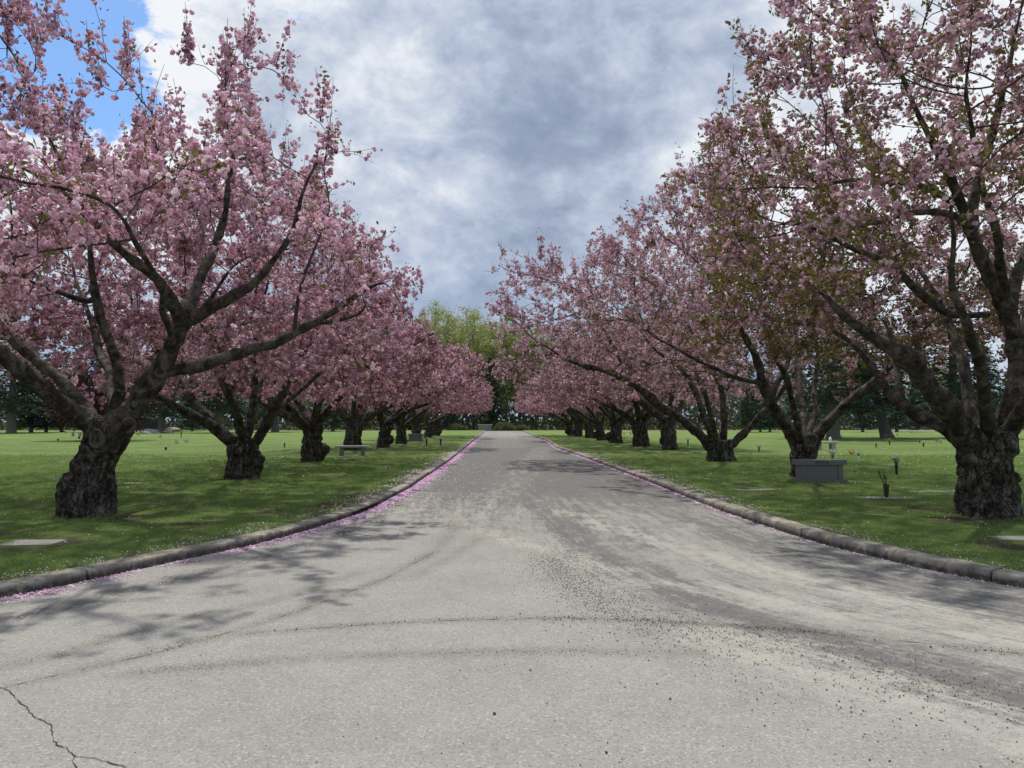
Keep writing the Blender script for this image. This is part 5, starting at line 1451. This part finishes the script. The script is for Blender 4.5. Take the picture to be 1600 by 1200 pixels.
vase_flowers(666.5, 696, 'left of two dark posts topped with white flowers near the road', 0.36, 'bronze', 'white', 0.15, 16, 0.04, 18, vr=0.06)
vase_flowers(688.5, 696, 'right of two dark posts topped with white flowers near the road', 0.36, 'bronze', 'white', 0.17, 18, 0.04, 19, vr=0.06)
vase_flowers(250, 693.5, 'blue and white flowers on a tall white holder, left lawn', 0.40, 'white', 'white', 0.20, 16, 0.06, 20, 'blue')
vase_flowers(275, 694, 'round blue and white flower arrangement in the middle of three', 0.05, 'white', 'white', 0.26, 20, 0.06, 21, 'blue')
vase_flowers(291, 692.5, 'low blue flowers right of the round blue and white ones', 0.05, 'white', 'blue', 0.22, 18, 0.04, 22, 'white')
vase_flowers(283, 684.5, 'dark post topped with orange flowers behind the blue ones', 0.5, 'bronze', 'orange', 0.24, 16, 0.08, 23)
vase_flowers(259, 703, 'small dark vase alone in front of the blue flowers', 0.14, 'bronze', 'white', 0.1, 0, 0, 24, vr=0.07)
vase_flowers(444.5, 699, 'grey vase with pale blooms left of the third left cherry', 0.22, 'bronze', 'white', 0.1, 8, 0.04, 25)
vase_flowers(729, 673, 'tiny white flowers near the far end of the left lawn', 0.3, 'bronze', 'white', 0.35, 12, 0.05, 26)
vase_flowers(645, 682, 'small white figure-like flower post behind the far granite bench', 0.8, 'white', 'white', 0.12, 8, 0.03, 27)
vase_flowers(935, 673 + 5, 'white flowers between two far right trunks', 0.3, 'bronze', 'white', 0.4, 14, 0.1, 28)
vase_flowers(985, 680, 'row-end white flowers behind the fifth right cherry', 0.2, 'bronze', 'white', 0.5, 16, 0.05, 29)
vase_flowers(975, 680, 'white flowers just right of the sixth right trunk', 0.2, 'bronze', 'white', 0.35, 14, 0.05, 30)

# boulders and shed far left
for k, (px, py, r_, lab) in enumerate(((236, 677.5, 1.15, 'flat pale boulder behind the left lawn'), (228, 678, 0.6, 'small pale boulder left of the flat one'), (268, 674.5, 1.3, 'pale sunlit boulder right of the grey conifer trunk'), (262, 677, 0.7, 'low brown boulder in front of the sunlit one'))):
    bm = bmesh.new(); bmesh.ops.create_icosphere(bm, subdivisions=3, radius=1)
    for v in bm.verts:
        f = 1 + 0.35 * mn.noise(v.co * 1.3 + Vector((k * 7, 0, 0))) + 0.12 * mn.noise(v.co * 3.7)
        v.co = Vector((v.co.x * 1.5, v.co.y, v.co.z * 0.55)) * f * r_ * 0.7
    me = bpy.data.meshes.new('boulder'); bm.to_mesh(me); bm.free()
    o = link('boulder', me, None, M['rock']); g = gl(px, py); o.location = (g.x, g.y, ZL + 0.1 * r_); o['label'] = lab; o['category'] = 'boulder'; o['group'] = 'boulders behind the left lawn'
g = gl(216, 672.6)
r = thing('shed', 'low dark board shed behind the left lawn, left of the boulders', 'shed', (g.x, g.y + 2, ZL), 0.05)
for k in range(9): MB().box(-1.8 + k * 0.4 + 0.01, -1.4 + k * 0.4 - 0.01, -1.2 - 0.01 * (k % 2), -1.15, 0, 1.9).build('board', M['shed'], r)
MB().box(-1.78, 1.78, -1.14, 1.2, 0, 1.9).build('wall', M['shed'], r)
MB().box(-2.0, 2.0, -1.4, 1.4, 1.92, 2.05, 0.02).build('roof', M['shed'], r)
# curving lane and vehicles far right
pts = [(1300, 668.4), (1330, 669.2), (1356, 671), (1400, 672.6), (1470, 673.4)]
c_ = [gl(*p) for p in pts]
V = []; F = []
for q, p in enumerate(c_):
    V += [(p.x - 1.5, p.y - 6, ZL + 0.05), (p.x + 1.5, p.y + 6, ZL + 0.05)]
    if q: F.append((q * 2 - 2, q * 2, q * 2 + 1, q * 2 - 1))
me = npmesh('far_lane', V, np.array(F)); link('far_lane', me, None, M['stone'], 'structure')
def car(px, py, label, col, L=4.3):
    g = gl(px, py)
    r = thing('parked_car', label, 'car', (g.x, g.y, ZL), 0.15, 'cars parked far across the right lawn')
    sec = [(-L / 2, 0.35, 0.62), (-L / 2 + 0.15, 0.25, 0.85), (-L * 0.22, 0.22, 0.95), (L * 0.25, 0.22, 0.95), (L / 2 - 0.1, 0.25, 0.80), (L / 2, 0.35, 0.6)]
    V = []; F = []
    for (x, z0_, z1_) in sec: V += [(x, -0.85, z0_), (x, 0.85, z0_), (x, 0.85, z1_), (x, -0.85, z1_)]
    for q in range(len(sec) - 1):
        for e_ in range(4): F.append((q * 4 + e_, q * 4 + (e_ + 1) % 4, q * 4 + 4 + (e_ + 1) % 4, q * 4 + 4 + e_))
    F += [(0, 3, 2, 1), (20, 21, 22, 23)]
    MB().add(V, F).build('body', M[col], r)
    MB().add([(-L * 0.30, -0.78, 0.95), (L * 0.22, -0.78, 0.95), (L * 0.08, -0.66, 1.45), (-L * 0.2, -0.66, 1.45), (-L * 0.30, 0.78, 0.95), (L * 0.22, 0.78, 0.95), (L * 0.08, 0.66, 1.45), (-L * 0.2, 0.66, 1.45)],
             [(0, 1, 2, 3), (4, 7, 6, 5), (0, 4, 5, 1), (1, 5, 6, 2), (0, 3, 7, 4)]).build('window', M['glass'], r)
    MB().box(-L * 0.2, L * 0.08, -0.66, 0.66, 1.452, 1.49, 0.01).build('roof', M[col], r)
    for sx in (-1, 1):
        for sy in (-1, 1):
            MB().tube([(sx * L * 0.31, sy * 0.86, 0.32), (sx * L * 0.31, sy * 0.66, 0.32)], 0.32, 12).build('wheel', M['tyre'], r)
car(1421, 670.5, 'light coloured car parked far beyond the right lawn', 'carbody')
g = gl(1389, 668.5)
r = thing('utility_hut', 'small white hut far beyond the leaning conifer', 'hut', (g.x, g.y, ZL), 0.2)
MB().box(-0.8, 0.8, -0.8, 0.8, -0.05, 1.5, 0.02).build('wall', M['white'], r); MB().box(-0.95, 0.95, -0.95, 0.95, 1.502, 1.62, 0.02).build('roof', M['stone'], r)
MB().box(-0.25, 0.25, -0.83, -0.805, 0.05, 1.25).build('door', M['granite_rough'], r)

# ------------------------------------------------------------------ petals, grit, cracks
rp = np.random.default_rng(17)
def ground_z(x, y): return 0.03 * np.clip(1 - ((x - 0.9) / 3.2) ** 2, 0, 1) * np.clip((y - 8) / 10, 0, 1)
PV, PF, PT, pc = [], [], [], 0
quad = np.array([(-0.5, -0.4, 0), (0.5, -0.35, 0.12), (0.45, 0.4, 0), (-0.45, 0.45, 0.18)]); qf = np.array([(0, 1, 2, 3)])
def flat_rots(n, rng, tilt=0.35):
    a = rng.uniform(0, 6.28, n); tx = rng.normal(0, tilt, n); ty = rng.normal(0, tilt, n)
    Z = np.stack([tx, ty, np.ones(n)], 1); Z /= np.linalg.norm(Z, axis=1)[:, None]
    Xv = np.stack([np.cos(a), np.sin(a), np.zeros(n)], 1); Xv -= Z * (Xv * Z).sum(1)[:, None]; Xv /= np.linalg.norm(Xv, axis=1)[:, None]
    return np.stack([Xv, np.cross(Z, Xv), Z], -1)
def add_petals(x, y, z, s):
    global pc
    n = len(x)
    V, F, T = scatter(quad, qf, np.stack([x, y, z], 1), flat_rots(n, rp), s, np.clip(rp.normal(0.55, 0.25, n), 0, 1))
    PV.append(V); PF.append(F + pc); PT.append(T); pc += len(V)
# gutter drifts
for side, K, dens in ((-1, KL, 1.0), (1, KR, 0.6)):
    n = 26000 if side < 0 else 4800
    y = 4.8 + rp.random(n) ** (1.25 if side < 0 else 1.0) * (66 if side < 0 else 60)
    clump = vnoise(y, y * 0, 2.0 + side, 1.6) + 0.5 * vnoise(y, y * 0, 6.0, 5.0)
    keep = rp.random(n) < np.clip(0.55 + 1.1 * clump + (y > 12) * 0.3, 0.06, 1)
    y = y[keep]; cl = np.clip(clump[keep] + 0.5, 0.15, 1.3)
    wdt = (0.09 + 0.13 * cl) * (1.0 if side < 0 else 0.45) * np.where(y > 13, 0.9, 1)
    x = K(y) - side * (0.025 + np.abs(rp.normal(0, 1, len(y))) * wdt * 0.6 + (0.05 * cl if side < 0 else 0))
    ridge = np.exp(-(np.abs(x - K(y)) / (wdt * 0.8)) ** 2)
    z = 0.006 + ground_z(x, y) + 0.03 * cl * ridge * rp.random(len(y)) * (1 if side < 0 else 0.5)
    s = 0.014 * np.clip(y / 8, 1, 3.2) * rp.uniform(0.8, 1.5, len(y))
    add_petals(x, y, z, s)
# sparse petals on road
n = 900; y = 4 + rp.random(n) * 26; x = KL(y) + np.abs(rp.normal(0, 0.9, n)) + 0.1
add_petals(x, y, 0.006 + ground_z(x, y), 0.014 * np.clip(y / 8, 1, 2) * rp.uniform(0.7, 1.2, n))
link('fallen_petals', npmesh('fallen_petals', np.concatenate(PV), np.concatenate(PF), False, {'tint': np.concatenate(PT)}), None, M['petal'], 'stuff', 'pink petals drifted along both gutters')
# petals on the lawns
PV, PF, PT, pc = [], [], [], 0
for K, sd in ((KL, -1), (KR, 1)):
    n = 5200; y = np.exp(rp.uniform(math.log(5.6), math.log(38), n)); e_ = rp.exponential(0.16, n)
    k = rp.random(n) < np.clip(0.4 + 1.5 * vnoise(y, y * 0, 5.0, 0.9), 0.08, 1); y, e_ = y[k], e_[k]
    add_petals(K(y) + sd * (0.22 + e_), y, np.where(e_ < 0.04, 0.118, ZL + 0.025 + 0.02 * rp.random(len(y))), 0.011 * np.clip(y / 9, 1, 2.4) * rp.uniform(0.7, 1.3, len(y)))
n = 3600
y = np.exp(rp.uniform(math.log(6.5), math.log(45), n)); x = rp.uniform(-0.75, 0.78, n) * y
ok = (x < KL(y) - 0.25) | (x > KR(y) + 0.25); ok &= rp.random(n) < np.clip(0.45 + 1.2 * vnoise(x, y, 3.0, 0.5), 0.05, 1)
x, y = x[ok], y[ok]
add_petals(x, y, np.full(len(x), ZL + 0.045), 0.016 * np.clip(y / 12, 1, 2.6) * rp.uniform(0.7, 1.2, len(x)))
link('scattered_petals', npmesh('scattered_petals', np.concatenate(PV), np.concatenate(PF), False, {'tint': np.clip(np.concatenate(PT) + 0.3, 0, 1)}), None, M['petal'], 'stuff', 'pale petals scattered over the lawns')

# grit stones
tet = np.array([(0.5, 0, -0.3), (-0.3, 0.45, -0.3), (-0.35, -0.4, -0.25), (0.05, 0.05, 0.45), (0.3, 0.35, 0.15)]); tfc = np.array([(0, 1, 2), (0, 1, 4), (1, 2, 3), (0, 2, 3), (0, 3, 4), (1, 3, 4)])
SX, SY, SS = [], [], []
def along(pts, n, wd, smin, smax, dens=None):
    g_ = np.array(gp(pts)); L = np.concatenate([[0], np.cumsum(np.hypot(*np.diff(g_, axis=0).T))]); u = rp.random(n) * L[-1]
    if dens: 
        k = rp.random(n) < np.clip(0.45 + 1.3 * vnoise(u, u * 0, dens, 1.3), 0.05, 1); u = u[k]
    x = np.interp(u, L, g_[:, 0]) + rp.normal(0, wd, len(u)); y = np.interp(u, L, g_[:, 1]) + rp.normal(0, wd, len(u))
    SX.append(x); SY.append(y); SS.append(rp.uniform(smin, smax, len(u)))
arc1 = [(380, 990), (540, 978), (700, 969), (850, 966), (1000, 969), (1150, 978), (1300, 990), (1450, 1006), (1620, 1024)]
arc2 = [(200, 1052), (330, 1040), (500, 1028), (640, 1022), (780, 1018), (900, 1018), (1080, 1021)]
arc3 = [(-40, 1086), (60, 1062), (200, 1030), (330, 996), (420, 970), (520, 936), (600, 905), (680, 862)]
arc4 = [(20, 1040), (150, 1005), (300, 965), (420, 940)]
along(arc1, 5200, 0.045, 0.003, 0.009, 1.0); along(arc1, 260, 0.03, 0.008, 0.017, 2.0)
along(arc2, 2600, 0.05, 0.003, 0.008, 3.0); along(arc3, 3800, 0.045, 0.003, 0.008, 4.0); along(arc4, 900, 0.05, 0.003, 0.007, 5.0)
along([(860, 860), (920, 920), (1040, 965), (1200, 1000), (1400, 1050), (1620, 1110)], 5200, 0.25, 0.003, 0.012)
along([(870, 880), (950, 960), (1100, 1020), (1300, 1080), (1500, 1150)], 1500, 0.35, 0.004, 0.014)
along([(860, 870), (900, 920), (960, 960), (1050, 990)], 2600, 0.16, 0.004, 0.012)
along([(820, 780), (900, 850)], 900, 0.3, 0.004, 0.012)
n = 1500; y = np.exp(rp.uniform(math.log(3.2), math.log(14), n)); x = rp.uniform(-0.5, 0.7, n) * y; k = (x > KL(y) + 0.15) & (x < KR(y) - 0.1)
SX.append(x[k]); SY.append(y[k]); SS.append(rp.uniform(0.003, 0.010, k.sum()))
for px, py, s in ((773, 1117, 0.022), (829, 1048, 0.018), (948, 1177, 0.018), (1047, 1093, 0.02), (718, 1048, 0.014), (557, 1140, 0.012), (470, 1188, 0.01), (1080, 1035, 0.012), (1195, 1135, 0.014), (1390, 1190, 0.014), (985, 1090, 0.012), (915, 945, 0.018), (1455, 1012, 0.02)):
    g = G(px, py); SX.append(np.array([g.x])); SY.append(np.array([g.y])); SS.append(np.array([s]))
SX, SY, SS = map(np.concatenate, (SX, SY, SS)); n = len(SX); SS = np.where(SS < 0.013, SS * 0.72 * np.exp(np.clip(rp.normal(0, 0.35, n), -1, 0.45)), SS)
V, F, T = scatter(tet, tfc, np.stack([SX, SY, ground_z(SX, SY) + SS * 0.25], 1), rand_rots(n, rp), SS, np.zeros(n))
link('gravel', npmesh('gravel', V, F), None, M['grit'], 'stuff', 'dark loose grit strewn over the road')

# thin sheets: dirt along the tyre tracks and the crack in the asphalt, 4 mm above the road
def ribbon(name, pts, wd, mat, seed, label, z=0.004, wig=0.01):
    rng = np.random.default_rng(seed)
    g_ = np.array(gp(pts)); L = np.concatenate([[0], np.cumsum(np.hypot(*np.diff(g_, axis=0).T))]); n = int(L[-1] / 0.02)
    u = np.linspace(0, L[-1], n); x, y = np.interp(u, L, g_[:, 0]), np.interp(u, L, g_[:, 1])
    w1 = np.cumsum(rng.normal(0, wig, n)); w1 -= np.interp(u, [0, L[-1]], [w1[0], w1[-1]]); w1 = np.clip(w1, -0.05, 0.05)
    tx, ty = np.gradient(x), np.gradient(y); l_ = np.hypot(tx, ty); nx_, ny_ = -ty / l_, tx / l_
    ww = wd * np.clip(0.35 + 2.0 * vnoise(u, u * 0, seed, 6.0) + rng.normal(0, 0.25, n), 0.03, 1.6) if name != 'crack' else wd * np.clip(0.8 + 1.0 * vnoise(u, u * 0, seed, 9.0), 0.25, 2.0)
    V = np.concatenate([np.stack([x + nx_ * (w1 + ww), y + ny_ * (w1 + ww), z + ground_z(x, y)], 1), np.stack([x + nx_ * (w1 - ww), y + ny_ * (w1 - ww), z + ground_z(x, y)], 1)])
    i_ = np.arange(n - 1); F = np.stack([i_, i_ + n, i_ + n + 1, i_ + 1], 1)
    return link(name, npmesh(name, V, F), road, M[mat], None, label)
ribbon('crack', [(-30, 1066), (20, 1078), (28, 1098), (45, 1112), (60, 1125), (76, 1135), (82, 1150), (92, 1163), (108, 1168), (118, 1180), (150, 1187), (205, 1200), (260, 1215)], 0.0030, 'crack', 3, 'jagged crack in the asphalt, lower left corner', 0.004, 0.0045)
ribbon('crack', [(118, 1180), (112, 1190), (120, 1200), (135, 1216)], 0.002, 'crack', 4, 'short side crack running off the jagged one', 0.004, 0.001)
for k, a in enumerate((arc1, arc3)):
    ribbon('tyre_track', a, 0.005, 'track', 10 + k, None, 0.004, 0.002)

# ------------------------------------------------------------------ grass blades (ground cover)
def tuft_mesh(seed, n=9, h=0.055):
    rng = np.random.default_rng(seed); V = []; F = []; T = []
    for k in range(n):
        a = rng.uniform(0, 6.28); b0 = np.array([rng.normal(0, 0.035), rng.normal(0, 0.035), -0.01]); hh_ = h * rng.uniform(0.6, 1.25)
        d = np.array([math.cos(a), math.sin(a), 0]); s = np.array([-d[1], d[0], 0]) * 0.0032
        lean_ = rng.uniform(0.1, 0.7) * hh_
        i_ = len(V); V += [b0 - s, b0 + s, b0 + s * 0.8 + d * lean_ * 0.35 + [0, 0, hh_ * 0.6], b0 - s * 0.8 + d * lean_ * 0.35 + [0, 0, hh_ * 0.6], b0 + d * lean_ + [0, 0, hh_]]
        F.append((i_, i_ + 1, i_ + 2, i_ + 3)); T += [rng.uniform(0.1, 0.95)] * 5
        F.append((i_ + 3, i_ + 2, i_ + 4))
    f4 = [f for f in F if len(f) == 4]; f3 = [f for f in F if len(f) == 3]
    me = npmesh('grass_tuft', V, [np.array(f4), np.array(f3)], False, {'tint': T}); me.materials.append(M['blade']); return me
nG = 150000
y = np.exp(rp.uniform(math.log(5.6), math.log(34), nG)); x = rp.uniform(-0.76, 0.78, nG) * y
kl_, kr_ = KL(y), KR(y)
ok = (x < kl_ - 0.22) | (x > kr_ + 0.22)
x, y = x[ok], y[ok]
b = bare_at(x, y); ed = np.minimum(np.abs(x - KL(y)), np.abs(x - KR(y))) - 0.235
dn = 0.75 + 0.9 * vnoise(x, y, 12.0, 0.9)
ok = (rp.random(len(x)) < np.clip(dn, 0.2, 1)) & (rp.random(len(x)) > b * 0.9) & (rp.random(len(x)) > np.clip(0.45 - ed * 3, 0, 1))
x, y = x[ok], y[ok]; n = len(x); print('tufts', n)
zt = ZL + 0.035 * vnoise(x, y, 1.0, 0.25) * np.clip((np.minimum(np.abs(x - KL(y)), np.abs(x - KR(y)))) / 2, 0, 1)
gm = bpy.data.meshes.new('grass'); gm.vertices.add(n); gm.vertices.foreach_set('co', np.stack([x, y, zt], 1).astype(np.float32).ravel())
at = gm.attributes.new('rz', 'FLOAT', 'POINT'); at.data.foreach_set('value', rp.uniform(0, 6.28, n).astype(np.float32))
at = gm.attributes.new('sc', 'FLOAT', 'POINT'); at.data.foreach_set('value', (rp.uniform(0.55, 1.15, n) * np.clip(y / 14, 0.85, 1.7) * (0.8 + 0.5 * vnoise(x, y, 7.0, 0.7))).astype(np.float32))
grass = link('grass', gm, None, None, 'stuff', 'short mown grass on both lawns')
ng = bpy.data.node_groups.new('grass_scatter', 'GeometryNodeTree')
ng.interface.new_socket('Geometry', in_out='INPUT', socket_type='NodeSocketGeometry'); ng.interface.new_socket('Geometry', in_out='OUTPUT', socket_type='NodeSocketGeometry')
gi = ng.nodes.new('NodeGroupInput'); go = ng.nodes.new('NodeGroupOutput')
tcol = bpy.data.collections.new('grass_tufts')
for k in range(4): tcol.objects.link(bpy.data.objects.new('grass_tuft', tuft_mesh(900 + k)))
ci = ng.nodes.new('GeometryNodeCollectionInfo'); ci.inputs['Collection'].default_value = tcol; ci.inputs['Separate Children'].default_value = True; ci.inputs['Reset Children'].default_value = True
ip = ng.nodes.new('GeometryNodeInstanceOnPoints'); ip.inputs['Pick Instance'].default_value = True
na = ng.nodes.new('GeometryNodeInputNamedAttribute'); na.data_type = 'FLOAT'; na.inputs[0].default_value = 'rz'
nb_ = ng.nodes.new('GeometryNodeInputNamedAttribute'); nb_.data_type = 'FLOAT'; nb_.inputs[0].default_value = 'sc'
cx = ng.nodes.new('ShaderNodeCombineXYZ')
ng.links.new(na.outputs[0], cx.inputs[2]); ng.links.new(gi.outputs[0], ip.inputs['Points']); ng.links.new(ci.outputs[0], ip.inputs['Instance'])
ng.links.new(cx.outputs[0], ip.inputs['Rotation']); ng.links.new(nb_.outputs[0], ip.inputs['Scale']); ng.links.new(ip.outputs[0], go.inputs[0])
grass.modifiers.new('scatter', 'NODES').node_group = ng
tris = sum(len(m_.loops) - 2 * len(m_.polygons) for m_ in bpy.data.meshes if m_.users)
print('triangles', tris)
